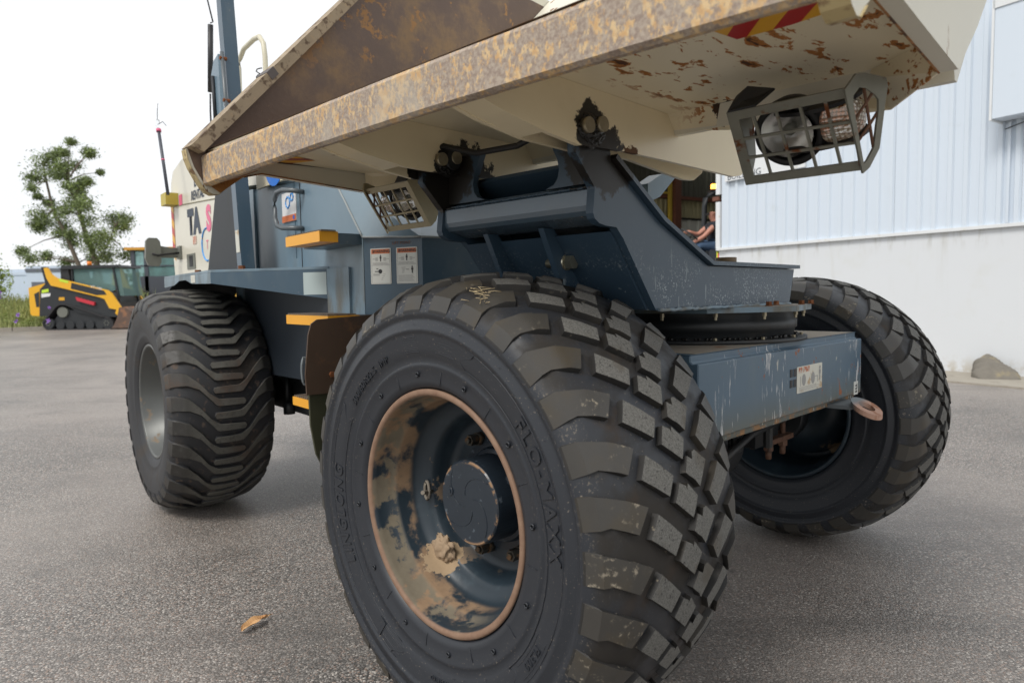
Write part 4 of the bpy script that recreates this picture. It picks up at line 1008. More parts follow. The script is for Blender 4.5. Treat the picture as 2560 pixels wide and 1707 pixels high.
# ---- work lights in cages (SK frame), mirrored pair
def light(s):
    hi_ = Vector((0, -.847, 1.487)); lo_ = Vector((0, -.752, 1.347)); d = (hi_-lo_); up_ = d.normalized(); H_ = d.length
    nrm = Vector((0, -up_.z, up_.y)); nrm = -nrm if nrm.y > 0 else nrm        # facing direction
    X = Vector((s, 0, 0)); O = Vector((s*.555, lo_.y, lo_.z)); W_ = .232
    def P(a, b_, c_=0): return O+X*a+up_*b_-nrm*c_
    mname = 'galvanised' if s > 0 else 'cage_left'
    bm = bmesh.new()
    def bar(a0, b0, a1, b1, w=.006, th=.005, c_=0):
        p, q = P(a0, b0, c_), P(a1, b1, c_); dd = (q-p).normalized(); sd = dd.cross(nrm).normalized()*w/2; n_ = nrm*th
        vv = [p-sd, p+sd, q+sd, q-sd]; A = [bm.verts.new(v) for v in vv]; B = [bm.verts.new(v-n_) for v in vv]
        bm.faces.new(A); bm.faces.new(B[::-1])
        for i in range(4): bm.faces.new((A[i], B[i], B[(i+1) % 4], A[(i+1) % 4]))
    fw = .019; W_ = .238
    bar(0, fw/2, W_-.004, fw/2, fw); bar(0, H_-fw/2, W_-.004, H_-fw/2, fw); bar(fw/2, fw, fw/2, H_-fw, fw)
    for k in range(4): a = .052+.0475*k; bar(a-.002, H_-fw*.9, a+.004, fw*.9, .0055)
    for k in (1, 2): b_ = fw+(H_-2*fw)*k/3; bar(fw, b_, W_, b_-.004, .0055, c_=-.001)
    cage = bmobj('light_cage', bm, mname, D, mSK, bevel=.0012)
    def Q(t_, b_, out=0):       # side plane bent back by 60 degrees
        c60, s60 = .5, .866; return O+X*(W_+t_*c60+out*s60)+up_*b_-nrm*(t_*s60-out*c60)
    bm = bmesh.new()
    btube(bm, [Q(-.004, .012), Q(-.002, H_-.012)], .0034, 6); btube(bm, [Q(.032, .022), Q(.034, H_-.01)], .0030, 6)
    for b_ in (fw+(H_-2*fw)/3-.004, fw+2*(H_-2*fw)/3-.004): btube(bm, [P(W_-.012, b_, .002), Q(.004, b_+.004), Q(.035, b_+.022), Q(.062, b_+.040)], .0030, 6)
    bmobj('side_bars', bm, 'rusty_bar', cage)
    bm = bmesh.new(); out = [(-.006, -.004), (.012, .000), (.042, .026), (.058, .068), (.072, .105), (.084, .134), (.082, .150), (.038, .180), (.018, .187), (-.012, .171), (-.012, .150)]
    inn = [(.000, .014), (.008, .016), (.030, .034), (.043, .070), (.054, .098), (.058, .118), (.052, .130), (.034, .152), (.020, .160), (.004, .152), (.000, .135)]
    n = len(out); A_ = [[bm.verts.new(Q(a, b_, o_)) for a, b_ in L_] for L_, o_ in ((out, 0), (out, .005), (inn, 0), (inn, .005))]
    for i in range(n):
        j = (i+1) % n
        bm.faces.new((A_[0][i], A_[0][j], A_[2][j], A_[2][i])); bm.faces.new((A_[1][i], A_[3][i], A_[3][j], A_[1][j])); bm.faces.new((A_[0][i], A_[1][i], A_[1][j], A_[0][j])); bm.faces.new((A_[2][i], A_[2][j], A_[3][j], A_[3][i]))
    bmobj('side_ring', bm, mname, cage, bevel=.001)
    # inner side plate and top plate
    bm = bmesh.new(); pl = [(0, 0), (.03, .004), (.075, .035), (.10, .09), (.10, H_+.005), (.05, H_+.01), (0, H_)]
    A = [bm.verts.new(P(0, b_, a)) for a, b_ in pl]; B = [bm.verts.new(P(-.004, b_, a)) for a, b_ in pl]
    bm.faces.new(A); bm.faces.new(B[::-1])
    for i in range(len(pl)): j = (i+1) % len(pl); bm.faces.new((A[i], B[i], B[j], A[j]))
    bmobj('side_plate', bm, mname, cage)
    # lamp body, lens, reflector, indicator
    lx, ly = .111, .093
    def disc(name, prof, cx, cy, m_, sx=1.0, sy=1.0, n=40, smooth=True):
        vs, fs = [], []
        for k in range(n):
            a = 2*math.pi*k/n
            for r, c_ in prof: vs.append(P(cx+r*math.cos(a)*sx, cy+r*math.sin(a)*sy, c_))
        mm = len(prof)
        for k in range(n):
            for i in range(mm-1): fs.append((k*mm+i, k*mm+i+1, ((k+1) % n)*mm+i+1, ((k+1) % n)*mm+i))
        return link(name, mesh(vs, fs, smooth=smooth), m_, cage)
    disc('lamp_housing', [(.0, .105), (.045, .100), (.066, .075), (.072, .045), (.070, .024), (.062, .020), (.056, .026), (.056, .04)], lx-.010, ly-.004, 'black_rubber', 1.0, 1.0)
    disc('reflector', [(.004, .070), (.018, .067), (.032, .058), (.044, .044), (.053, .024)], lx-.012, ly, 'reflector')
    disc('bulb', [(.0, .036), (.008, .037), (.013, .042), (.013, .05), (.009, .052), (.009, .07)], lx-.012, ly, 'grey_plastic')
    disc('lens', [(.0, .010), (.03, .012), (.045, .016), (.053, .022)], lx-.012, ly, 'lens_glass')
    # indicator: ribbed bulge to the outside
    vs, fs = [], []; n = 12; mV = 8
    for i in range(n+1):
        a = R(-25+120*i/n)
        for j in range(mV+1):
            f = j/mV-.5; rr = .048*(1-.25*(2*f)**4); vs.append(P(.190+rr*1.05*math.sin(a), ly-.002+f*.066, .060-rr*math.cos(a)))
    fs = [(i*(mV+1)+j, (i+1)*(mV+1)+j, (i+1)*(mV+1)+j+1, i*(mV+1)+j+1) for i in range(n) for j in range(mV)]
    link('indicator_lens', mesh(vs, fs, smooth=True), 'indicator_lens', cage)
    bm = bmesh.new(); 
    for dz in (-.040, .034):
        A = [P(.150+(.088*math.sin(a)), ly+dz, .074-.060*math.cos(a)) for a in [R(-80+200*i/12) for i in range(13)]]
        v1 = [bm.verts.new(p) for p in A]; v2 = [bm.verts.new(p+up_*(.008 if dz > 0 else -.006)) for p in A]; bm.faces.new(v1); bm.faces.new(v2[::-1])
        for i in range(13): bm.faces.new((v1[i], v1[(i+1) % 13], v2[(i+1) % 13], v2[i]))
    bmobj('indicator_housing', bm, 'black_rubber', cage)
    bm = bmesh.new(); pts = [P(.0, H_, 0), P(.060, H_+.001, .001), P(.085, H_+.010, .05), P(.036, H_+.030, .040), P(.012, H_+.018, .03)]
    v1 = [bm.verts.new(p) for p in pts]; v2 = [bm.verts.new(p+up_*.004) for p in pts]; bm.faces.new(v1); bm.faces.new(v2[::-1])
    for i in range(5): bm.faces.new((v1[i], v1[(i+1) % 5], v2[(i+1) % 5], v2[i]))
    bmobj('top_plate', bm, 'black_steel', cage)
light(1); light(-1)

# ---- mud flap behind the near wheel (FR)
box_pts = [(-1.140, .800), (-1.143, .865), (-1.128, .995), (-1.116, 1.030), (-1.095, 1.043), (-.60, 1.065), (-.60, .79)]
prism('guard_plate', box_pts, 0, -.726, -.720, 'rusty_plate', D, bevel=.001)
prism('mud_flap', [(-1.128, .83), (-.95, .83), (-.95, .50), (-1.085, .55), (-1.110, .60), (-1.126, .70)], 0, -.738, -.729, 'mud_flap', D)
tube('chain_link', [(-.733, -1.139+.010*math.cos(a), .878+.045*math.sin(a)) for a in [2*math.pi*i/14 for i in range(14)]], .004, 'eye_rust' if 'eye_rust' in MATS else 'rust', D, closed=True, n=8)
cyl('bolt', (-1.05, .86), 0, .010, -.7195, -.712, 'rust', D, n=6)
prism('centre_hitch', [(-.30, .45), (-.30, .95), (.30, .95), (.30, .45)], 0, -.90, -.51, 'black_steel', D)

# ---- rear body (RE frame)
rear = prism('rear_body', [(.25, .78), (1.49, .78), (1.508, 1.02), (1.508, 1.346), (1.263, 1.619), (.916, 1.646), (.212, 1.691), (-.05, 1.70), (-.05, .78)], 1, -.70, -.28, 'slate_light', D, mRE, bevel=.004)
box('rear_deck', -.05, 1.50, -.279, .70, .50, 1.322, 'slate_paint', D, mRE, bevel=.004)
# bonnet slope: front block turned corner with stickers
bm = bmesh.new()
A = [(1.509, -.697), (1.735, -.572), (1.86, -.22), (1.86, .30), (1.5, .69)]
lo = [bm.verts.new((x, y, .62)) for x, y in A]+[bm.verts.new((1.30, .69, .62)), bm.verts.new((1.30, -.697, .62))]
hi = [bm.verts.new((x, y, z)) for (x, y), z in zip(A, (1.344, 1.334, 1.325, 1.325, 1.325))]+[bm.verts.new((1.30, .69, 1.325)), bm.verts.new((1.30, -.697, 1.344))]
bm.faces.new(lo[::-1]); n = 7
bm.faces.new(hi)
for i in range(n): bm.faces.new((lo[i], lo[(i+1) % n], hi[(i+1) % n], hi[i]))
front = bmobj('front_housing', bm, 'slate_paint', D, mRE, bevel=.003)
vs = [(1.515, -.705, 1.346), (1.74, -.578, 1.336), (1.80, -.285, 1.332), (1.262, -.285, 1.60), (.85, -.285, 2.00), (.85, -.705, 2.02), (1.262, -.705, 1.623), (.85, -.285, 1.3), (.85, -.705, 1.3)]
link('bonnet', mesh(vs, [(0, 1, 2, 3, 6), (6, 3, 4, 5), (2, 7, 4, 3), (5, 4, 7, 8)]), 'slate_light', D, mRE)
link('bonnet_side', mesh([(1.262, -.7035, 1.623), (.85, -.7035, 2.02), (.62, -.7035, 1.668)], [(0, 1, 2)]), 'slate_light', D, mRE)
bm = bmesh.new()
for a, b_ in (((1.262, -.706, 1.624), (1.516, -.706, 1.347)), ((1.516, -.706, 1.347), (1.741, -.58, 1.337)), ((1.741, -.58, 1.337), (1.866, -.22, 1.328))): btube(bm, [Vector(a).lerp(Vector(b_), i/12)+Vector((0, 0, random.uniform(-.001, .001))) for i in range(13)], .0045, 6)
bmobj('seam_weld', bm, 'seam_light' if 'seam_light' in MATS else 'slate_light', D, mRE)
fd = Vector((1.735-1.509, -.572+.697, 0)).normalized()
P0 = Vector((1.509, -.697, 0))-Vector((fd.y, -fd.x, 0))*(-.0)
nout = Vector((fd.y, -fd.x, 0))
warn_sticker(front, Vector((1.509, -.697, 1.163))+fd*.030+nout*.001, fd, (0, 0, 1), .092, .138, 'A')
warn_sticker(front, Vector((1.509, -.697, 1.163))+fd*.146+nout*.001, fd, (0, 0, 1), .092, .138, 'B')
ft = flat_text('lettering', 'LIFT POINT', .016, Vector((1.509, -.697, 1.318))+fd*.17+nout*.0015, fd, (0, 0, 1), 'rust', front)
pv = box('articulation_slot', 1.862, 1.870, -.14, .25, 1.195, 1.260, 'print_black', front)
bm = bmesh.new(); bbox(bm, 1.70, 2.05, -.13, .13, 1.185, 1.235) if 0 else None; bcyl(bm, (2.03, -.02), 2, .055, 1.10, 1.20, 18); bcyl(bm, (2.03, -.02), 2, .042, 1.20, 1.25, 18); bcyl(bm, (2.03, -.02), 2, .026, 1.25, 1.33, 14, r2=.018); bbox(bm, 1.86, 2.03, -.08, .06, 1.16, 1.19)
bmobj('steering_pivot', bm, 'pivot_rust' if 'pivot_rust' in MATS else 'slate_paint', D, mRE, bevel=.002)
bm = bmesh.new(); bprism(bm, [(1.88, .95), (2.3, .95), (2.3, 1.10), (2.12, 1.10), (2.10, 1.135), (1.98, 1.14), (1.96, 1.15)], 1, -.25, -.02)
bmobj('hitch_plate', bm, 'slate_light', D, mRE, bevel=.003)
# door outline, fold, handle, poster, steps
box('door_gap', .908, .913, -.7022, -.6995, 1.05, 1.645, 'print_black', rear)
prism('door_post', [(.212, 1.25), (.33, 1.25), (.33, 1.684), (.212, 1.69)], 1, -.712, -.7005, 'slate_light', rear, bevel=.003)
hp = [(.955, -.703, 1.592), (.945, -.745, 1.596), (.87, -.765, 1.606), (.80, -.765, 1.603), (.770, -.765, 1.575), (.763, -.765, 1.535), (.765, -.765, 1.49), (.79, -.765, 1.452), (.85, -.765, 1.437), (.93, -.745, 1.430), (.94, -.703, 1.430)]
tube('grab_handle', hp, .0115, 'handle_grey' if 'handle_grey' in MATS else 'grey_plastic', rear, n=10)
po = box('poster', .700, .868, -.7045, -.7005, 1.475, 1.612, 'decal_white', rear)
box('poster_band', .700, .868, -.7065, -.7047, 1.475, 1.505, 'label_orange', po)
bm = bmesh.new()
for cx, cz, r, k_ in ((.775, 1.565, .024, 10), (.826, 1.585, .016, 8)):
    btube(bm, [(cx+r*math.cos(a), -.7052, cz+r*math.sin(a)) for a in [2*math.pi*i/24 for i in range(24)]], .004, 4, closed=True)
    for i in range(k_): a = 2*math.pi*i/k_; btube(bm, [(cx+(r+.002)*math.cos(a), -.7052, cz+(r+.002)*math.sin(a)), (cx+(r+.008)*math.cos(a), -.7052, cz+(r+.008)*math.sin(a))], .002, 4)
bmobj('gear_print', bm, 'print_lightblue', po)
cyl('round_print', (.845, 1.490), 1, .010, -.708, -.7066, 'print_blue', po)
def step(F0, F1, a0, a1, z0, z1, yF1=None):
    s_ = box('step', F0, F1, a0, a1, z0, z1, 'yellow_step', D, mRE, bevel=.002)
    bm = bmesh.new(); x = F0+.006
    while x < F1-.006: bbox(bm, x, x+.009, a0+.004, a1-.01, z1, z1+.006); x += .019
    bmobj('grip_teeth', bm, 'step_grip', s_)
    return s_
s_ = step(1.165, 1.50, -.875, -.80, 1.325, 1.365); box('step_side', 1.17, 1.50, -.799, -.701, 1.318, 1.360, 'slate_paint', s_); 
s_ = step(1.27, 1.66, -.925, -.80, 1.012, 1.048); box('step_side', 1.30, 1.66, -.799, -.60, 1.010, 1.045, 'black_steel', s_)
s_ = step(1.368, 1.66, -.95, -.80, .700, .732); box('step_side', 1.45, 1.62, -.799, -.60, .69, .725, 'black_steel', s_)
# fender / platform over the rear wheel
pl_ = [(-.30, -1.015), (.70, -1.045), (1.19, -.702), (1.15, -.60), (-.30, -.60)]
fe = prism('fender_deck', pl_, 2, 1.237, 1.248, 'slate_light', D, mRE, bevel=.002)
bm = bmesh.new()
a, b_, c_ = Vector((-.30, -1.0165, 0)), Vector((.70, -1.0465, 0)), Vector((.862, -.50, 0))
v = [bm.verts.new(p) for p in ((-.30, -1.0165, 1.236), (.70, -1.0465, 1.236), (.70, -1.0465, 1.186), (.35, -1.036, 1.193), (.22, -1.0325, 1.215), (.08, -1.028, 1.215), (-.05, -1.0245, 1.193), (-.30, -1.0165, 1.186))]; bm.faces.new(v)
bmobj('fender_skirt', bm, 'slate_light', fe, rec=False)
bm = bmesh.new(); v = [bm.verts.new(p) for p in ((.7005, -1.0465, 1.236), (1.192, -.7015, 1.236), (1.192, -.7015, 1.108), (.7005, -1.0465, 1.187))]; bm.faces.new(v)
q = [bm.verts.new(p) for p in ((.7005-.012, -1.040, 1.187), (1.178, -.7015, 1.108))]; bm.faces.new((v[3], v[2], q[1], q[0]))
bmobj('fender_front', bm, 'slate_paint', fe)
d_ = Vector((.4895, .3455, 0)).normalized(); n_ = Vector((d_.y, -d_.x, 0))
def quad_on(name, O, xd, w_, h_, m_, par, lift=.002):
    O = Vector(O)+n_*lift; xd = Vector(xd); return link(name, mesh([O, O+xd*w_, O+xd*w_+Vector((0, 0, h_)), O+Vector((0, 0, h_))], [(0, 1, 2, 3)]), m_, par)
quad_on('pale_sticker', tuple(Vector((.7005, -1.0465, 1.128))+d_*.475), d_, .112, .096, 'sticker_pale' if 'sticker_pale' in MATS else 'grey_plastic', fe)
box('side_box', 1.193, 1.40, -.712, -.7005, 1.042, 1.236, 'slate_light', D, mRE, bevel=.003)
box('side_box_wide', .60, 1.50, -.695, -.46, .74, 1.09, 'mast_black', D, mRE, bevel=.003)
for x, y in ((.14, -.95), (.68, -.90)):
    bm = bmesh.new(); bcyl(bm, (x, y), 2, .019, 1.2485, 1.255, 14); hexnut(bm, (x, y), 2, .016, 1.255, 1.270); bmobj('bolt', bm, 'rust', fe)
prism('label_strip', [(.347, 1.197), (.42, 1.197), (.42, 1.234), (.347, 1.234)], 1, -1.040, -1.038, 'white_label_dirty', fe)
# wheel arch lining
vs, fs = [], []
for k in range(13):
    a = R(74+86*k/12)
    for y in (-1.00, -.62): vs.append((.655*math.cos(a), y, .585+.640*math.sin(a)))
fs = [(2*i, 2*i+1, 2*i+3, 2*i+2) for i in range(12)]
link('wheel_arch', mesh(vs, fs, smooth=True), 'mast_black', D, mRE)
# mast with gusset
mb = Vector((.60, -.92, 1.248)); mt = Vector((.585, -.92, 3.05)); mt.x -= .03
bm = bmesh.new()
def leanbox(bm, b0, t0, wx, wy):
    A = [bm.verts.new(b0+Vector((sx*wx/2, sy*wy/2, 0))) for sx, sy in ((-1, -1), (1, -1), (1, 1), (-1, 1))]; B = [bm.verts.new(t0+Vector((sx*wx/2, sy*wy/2, 0))) for sx, sy in ((-1, -1), (1, -1), (1, 1), (-1, 1))]
    bm.faces.new(A[::-1]); bm.faces.new(B)
    for i in range(4): bm.faces.new((A[i], A[(i+1) % 4], B[(i+1) % 4], B[i]))
leanbox(bm, Vector((.625, -.86, 1.248)), Vector((.425, -.86, 3.1)), .062, .062)
mast = bmobj('roll_bar_mast', bm, 'slate_paint', D, mRE, bevel=.012, seg=3)
bm = bmesh.new(); bprism(bm, [(.06, 1.25), (.60, 1.25), (.56, 1.62), (.53, 1.95), (.44, 1.95), (.26, 1.66)], 1, -.880, -.872); bmobj('mast_gusset', bm, 'mast_black', mast, bevel=.001)
box('mast_label', .675, .735, -.9135, -.911, 1.31, 1.43, 'white_label_dirty', mast) if 0 else None
ml = prism('mast_label', [(.598, 1.335), (.646, 1.335), (.637, 1.440), (.589, 1.440)], 1, -.895, -.8925, 'white_label_dirty', mast)
leanrod = tube('mast_rail', [(.545, -.905, 2.28), (.575, -.905, 2.02), (.59, -.905, 1.86)], .009, 'handle_grey' if 'handle_grey' in MATS else 'grey_plastic', mast, n=8)
for z in (2.25, 2.05): cyl('rail_bolt', (.548 if z > 2.1 else .572, z), 1, .009, -.917, -.885, 'rust', mast, n=8)
# engine cover in cream
cov = [(-1.30, 1.25), (.06, 1.25), (.06, 1.70), (.30, 1.705), (.92, 1.655), (.95, 1.74), (.60, 2.03), (-.50, 2.06), (-1.0, 2.05), (-1.235, 2.005), (-1.30, 1.93), (-1.34, 1.76), (-1.325, 1.40)]
ec_ = prism('engine_cover', cov, 1, -.72, .25, 'cover_cream' if 'cover_cream' in MATS else 'cream', D, mRE, bevel=.018, seg=3)
prism('cover_seam', [(-1.335, 1.772), (-.25, 1.703), (-.25, 1.709), (-1.335, 1.778)], 1, -.723, -.7205, 'seam_dark' if 'seam_dark' in MATS else 'grey_plastic', ec_)
flat_text('lettering', 'TA', .205, (-.765, -.7225, 1.612), (1, 0, -.02), (0, 0, 1), 'letter_navy', ec_, bold=.016, spacing=1.08)
flat_text('lettering', 'S', .205, (-.440, -.7225, 1.602), (1, 0, -.02), (0, 0, 1), 'print_pink', ec_, bold=.011)
flat_text('lettering', 'RENTAL', .080, (-.66, -.7225, 1.778), (1, 0, -.03), (0, 0, 1), 'letter_navy' if 'letter_navy' in MATS else 'print_black', ec_, bold=.002, shear=.25)
flat_text('lettering', 'L', .09, (-.70, -.7225, 1.862), (1, 0, -.03), (0, 0, 1), 'letter_navy' if 'letter_navy' in MATS else 'print_black', ec_, bold=.003)
sq = box('square_sticker', -.80, -.725, -.7235, -.7205, 1.475, 1.525, 'label_orange_worn', ec_)
bm = bmesh.new(); btube(bm, [(-.50+.10*math.cos(a), -.7215, 1.455+.10*math.sin(a)) for a in [R(80+200*i/20) for i in range(21)]], .006, 4); bmobj('heart_print', bm, 'print_lightblue', ec_)
flat_text('lettering', 'T', .08, (-.49, -.7225, 1.45), (1, 0, 0), (0, 0, 1), 'print_pink', ec_)
hs = bmesh.new(); hs2 = bmesh.new()
for k in range(7):
    z0 = 1.40+.054*k; a_ = hs if k % 2 else hs2; a_.faces.new([a_.verts.new(p) for p in ((-1.325, -.7225, z0+.03), (-1.255, -.7225, z0-.01), (-1.255, -.7225, z0+.044), (-1.325, -.7225, z0+.084))])
bmobj('hazard_strip', hs, 'stripe_red' if 'stripe_red' in MATS else 'print_red', ec_, rec=False); bmobj('hazard_strip', hs2, 'print_yellow', ec_, rec=False)
la = box('latch_recess', -.965, -.77, -.7245, -.7205, 1.318, 1.418, 'grey_plastic', ec_, bevel=.002); box('latch_hole', -.90, -.82, -.7265, -.7247, 1.335, 1.405, 'print_black', la)
# safety helmet / ear sign panel above door
sp_ = box('sign_panel', .45, .93, -.735, -.7215, 1.665, 1.90, 'panel_cream' if 'panel_cream' in MATS else 'cream', D, mRE, bevel=.003)
cyl('blue_disc', (.70, 1.775), 1, .125, -.738, -.7355, 'sticker_blue', sp_, n=48)
bm = bmesh.new(); btube(bm, [(.70+.05*math.cos(a), -.7395, 1.755+.06*math.sin(a)) for a in [R(180+180*i/10) for i in range(11)]], .005, 4)
for s in (-1, 1): bcyl(bm, (.70+s*.065, 1.765), 1, .022, -.7405, -.7385, 14)
bmobj('ear_muff_print', bm, 'decal_white', sp_)
# isolator switch, mirror, handrail, rods
sw = box('isolator_switch', -1.26, -1.12, -.80, -.722, 1.765, 1.845, 'switch_yellow', D, mRE, bevel=.012)
bm = bmesh.new(); bcyl(bm, (-.765, 1.805), 0, .012, -1.29, -1.25, 10); bcyl(bm, (-.765, 1.805), 0, .022, -1.305, -1.285, 12); bmobj('switch_knob', bm, 'puck_brown', sw)
box('red_label', -1.09, -1.02, -.7245, -.7215, 1.755, 1.825, 'print_pink', sw)
bm = bmesh.new(); pts = [(-.940, 1.40), (-.932, 1.515), (-.915, 1.535), (-.865, 1.535), (-.848, 1.515), (-.843, 1.475), (-.845, 1.37), (-.862, 1.345), (-.923, 1.352)]
bprism(bm, pts, 0, -1.165, -1.125); mi = bmobj('mirror', bm, 'grey_plastic', D, mRE, bevel=.008, seg=3)
prism('mirror_bracket', [(-.845, 1.485), (-.845, 1.405), (-.724, 1.405), (-.724, 1.475), (-.78, 1.475)], 0, -1.160, -1.150, 'grey_plastic', mi)
tube('mirror_arm', [(-1.115, -.90, 1.43), (-1.112, -.87, 1.418), (-1.112, -.735, 1.438)], .007, 'black_rubber', mi, n=8)
box('mirror_mount', -1.17, -1.09, -.735, -.7205, 1.395, 1.485, 'grey_plastic', mi, bevel=.004)
tube('handrail', [(-1.05, -.3, 2.05), (-1.05, -.3, 2.60), (-1.045, -.3, 2.74), (-1.01, -.3, 2.80), (-.93, -.3, 2.84), (-.72, -.3, 2.845), (-.62, -.3, 2.83), (-.555, -.3, 2.77), (-.535, -.3, 2.68), (-.54, -.3, 2.05)], .0165, 'cream', D, mRE, n=12)
sp2 = tube('gas_strut', [(-1.066, -.5, 2.05), (-1.066, -.5, 2.42), (-1.05, -.5, 2.53)], .006, 'black_steel', D, mRE, n=8)
tube('strut_body', [(-1.047, -.5, 2.54), (-.976, -.5, 2.97)], .018, 'print_black', sp2, n=12)
gp = prism('seat_bracket', [(-.94, 2.30), (-.95, 2.62), (-.88, 2.70), (-.78, 2.72), (-.76, 2.20), (-.88, 2.15)], 1, -.52, -.50, 'slate_light', D, mRE, bevel=.004)
tube('bracket_bar', [(-.88, -.53, 2.60), (-.86, -.53, 2.30)], .012, 'mast_black', gp, n=8)
tube('coil_cable', [(-.60+.018*math.cos(i*1.2), -.32+.018*math.sin(i*1.2), 2.30+.0075*i) for i in range(44)], .004, 'black_rubber', D, mRE, n=5)
tube('clear_visor_stay', [(-.97, -.5, 2.98), (-.92, -.5, 2.97), (-.86, -.55, 3.1)], .005, 'black_steel', D, mRE, n=6)
# whip aerial with red bands
wh = tube('whip_aerial', [(-.78, -.80, 1.85), (-.90, -.86, 2.02), (-1.05, -.86, 2.30)], [.013, .014, .016], 'aerial_grey' if 'aerial_grey' in MATS else 'machine_grey', D, mRE, n=10) if 0 else None
pA, pB = Vector((-.835, -.85, 1.79)), Vector((-.997, -.85, 2.235))
wh = tube('whip_aerial', [pA, pB], .010, 'machine_grey', D, mRE, n=10)
dd = (pB-pA).normalized()
for f, r_, l_ in ((.52, .0115, .008), (.97, .016, .018)): c0 = pA.lerp(pB, f); tube('red_band', [c0-dd*l_/2, c0+dd*l_/2], r_, 'print_pink', wh, n=10)
tube('clear_tip', [pB+dd*.005, pB+dd*.06], .013, 'lens_glass', wh, n=10)
bm = bmesh.new(); btube(bm, [pB+dd*.06, pB+dd*.06+Vector((.02, 0, .07)), pB+dd*.06+Vector((.04, 0, .10))], .002, 4); btube(bm, [pB+dd*.03, pB+Vector((.12, 0, .02)), pB+Vector((.20, 0, -.02))], .0025, 4)
bmobj('streamer', bm, 'machine_grey', wh)
# under frame
bm = bmesh.new(); bbox(bm, -1.1, 1.35, -.60, .60, .705, .98); bmobj('frame_rail', bm, 'mast_black', D, mRE)
bm = bmesh.new(); bbox(bm, .05, .62, -.55, .2, .50, .70); bcyl(bm, (.42, -.60), 2, .03, .50, .56, 10); btube(bm, [(.40, -.6, .55), (.40, -.6, .70)], .014, 8); bcyl(bm, (0, .585), 1, .09, -.8, .8, 16)
bmobj('gearbox', bm, 'black_steel', D, mRE)
prism('chassis_flank', [(.15, .72), (1.49, .74), (1.49, 1.035), (1.19, 1.035), (1.19, 1.230), (.10, 1.230)], 1, -.7035, -.66, 'flank_dark' if 'flank_dark' in MATS else 'slate_pedestal', D, mRE, bevel=.003)

# ------------------------------------------------------------------ the man on a roller in the doorway
def skin_obj(name, pts, edges, rad, m, parent, sub=2, mat4=None):
    me = bpy.data.meshes.new('m'); me.from_pydata([tuple(p) for p in pts], edges, []); o = bpy.data.objects.new('tmp', me); col.objects.link(o)
    md = o.modifiers.new('s', 'SKIN'); md.use_smooth_shade = True
    for i, v in enumerate(me.skin_vertices[0].data): v.radius = (rad[i], rad[i]) if not isinstance(rad[i], tuple) else rad[i]; v.use_root = (i == 0)
    s2 = o.modifiers.new('b', 'SUBSURF'); s2.levels = sub
    dg = bpy.context.evaluated_depsgraph_get(); dg.update(); e = bpy.data.meshes.new_from_object(o.evaluated_get(dg)); bpy.data.objects.remove(o)
    e.materials.clear(); e.polygons.foreach_set('use_smooth', [True]*len(e.polygons)); return link(name, e, m, parent, mat4)
MX, MY = 13.3, 13.3
man = root('person', Matrix.Translation((3.98, 13.3, 2.0)), 'bald man in sunglasses and dark polo shirt driving a machine in the doorway', 'person')
pts = [(0.04, .0, .06), (.04, 0, .22), (.03, 0, .40), (.03, 0, .46), (.0, 0, .50), (-.02, 0, .595), (-.012, .0, .67),   # pelvis..neck..head
       (-.02, -.20, .40), (-.24, -.22, .18), (-.46, -.14, .05), (-.02, .20, .42), (-.26, .20, .24), (-.46, .12, .30)]
ed = [(0, 1), (1, 2), (2, 3), (3, 4), (4, 5), (5, 6), (2, 7), (7, 8), (8, 9), (2, 10), (10, 11), (11, 12)]
rad = [.15, .15, .14, .08, .062, .098, .092, .07, .05, .035, .07, .05, .035]
body = skin_obj('body', pts, ed, rad, 'skin', man)
shirt = skin_obj('shirt', [(.04, 0, -.02), (.04, 0, .22), (.03, 0, .39), (.02, 0, .455), (-.01, -.19, .395), (-.12, -.215, .29), (-.01, .19, .41), (-.14, .21, .33)], [(0, 1), (1, 2), (2, 3), (2, 4), (4, 5), (2, 6), (6, 7)], [.175, .172, .155, .075, .088, .078, .088, .078], 'shirt', man)
skin_obj('jeans', [(.05, 0, .0), (.03, -.11, -.02), (-.34, -.14, .02), (-.40, -.14, -.38), (.03, .11, -.02), (-.34, .14, .02), (-.40, .14, -.38)], [(0, 1), (1, 2), (2, 3), (0, 4), (4, 5), (5, 6)], [.16, .115, .085, .06, .115, .085, .06], 'jeans', man)
bm = bmesh.new(); bbox(bm, -.135, -.105, -.075, -.01, .60, .64); bbox(bm, -.135, -.105, .03, .09, .60, .64); bbox(bm, -.13, .02, -.103, -.095, .622, .632); bmobj('sunglasses', bm, 'print_black', man, bevel=.004)
for s in (-1, 1):
    hx, hy, hz = (-.46, -.14, .05) if s < 0 else (-.46, .12, .30); P_ = [(hx+.02, hy, hz)]; E_ = []; Rr = [.038]
    P_.append((hx-.045, hy, hz-.005)); E_.append((0, 1)); Rr.append(.036)
    for k in range(4): i0 = len(P_); P_ += [(hx-.08, hy-.03+.02*k, hz+.0), (hx-.10-.004*(k % 3), hy-.03+.02*k, hz-.03)]; E_ += [(1, i0), (i0, i0+1)]; Rr += [.010, .009]
    i0 = len(P_); P_ += [(hx-.04, hy-.045, hz-.02), (hx-.07, hy-.04, hz-.045)]; E_ += [(0, i0), (i0, i0+1)]; Rr += [.012, .010]
    skin_obj('hand', P_, E_, Rr, 'skin', man, sub=1)
box('shirt_badge', -.148, -.146, -.12, -.09, .33, .36, 'decal_white', shirt)
rol = root('road_roller', Matrix.Translation((4.0, 13.5, 0)), 'dark ride-on machine with roll hoop and lit orange beacon inside the shed', 'machine')
tube('roll_hoop', [(-.07, .3, 1.6), (-.07, .3, 2.37), (-.06, .3, 2.83), (-.04, .3, 2.99), (.03, .3, 3.08), (.15, .3, 3.11), (.9, .3, 3.12), (.95, .3, 2.9), (.95, .3, 1.6)], .055, 'machine_black', rol, n=12)
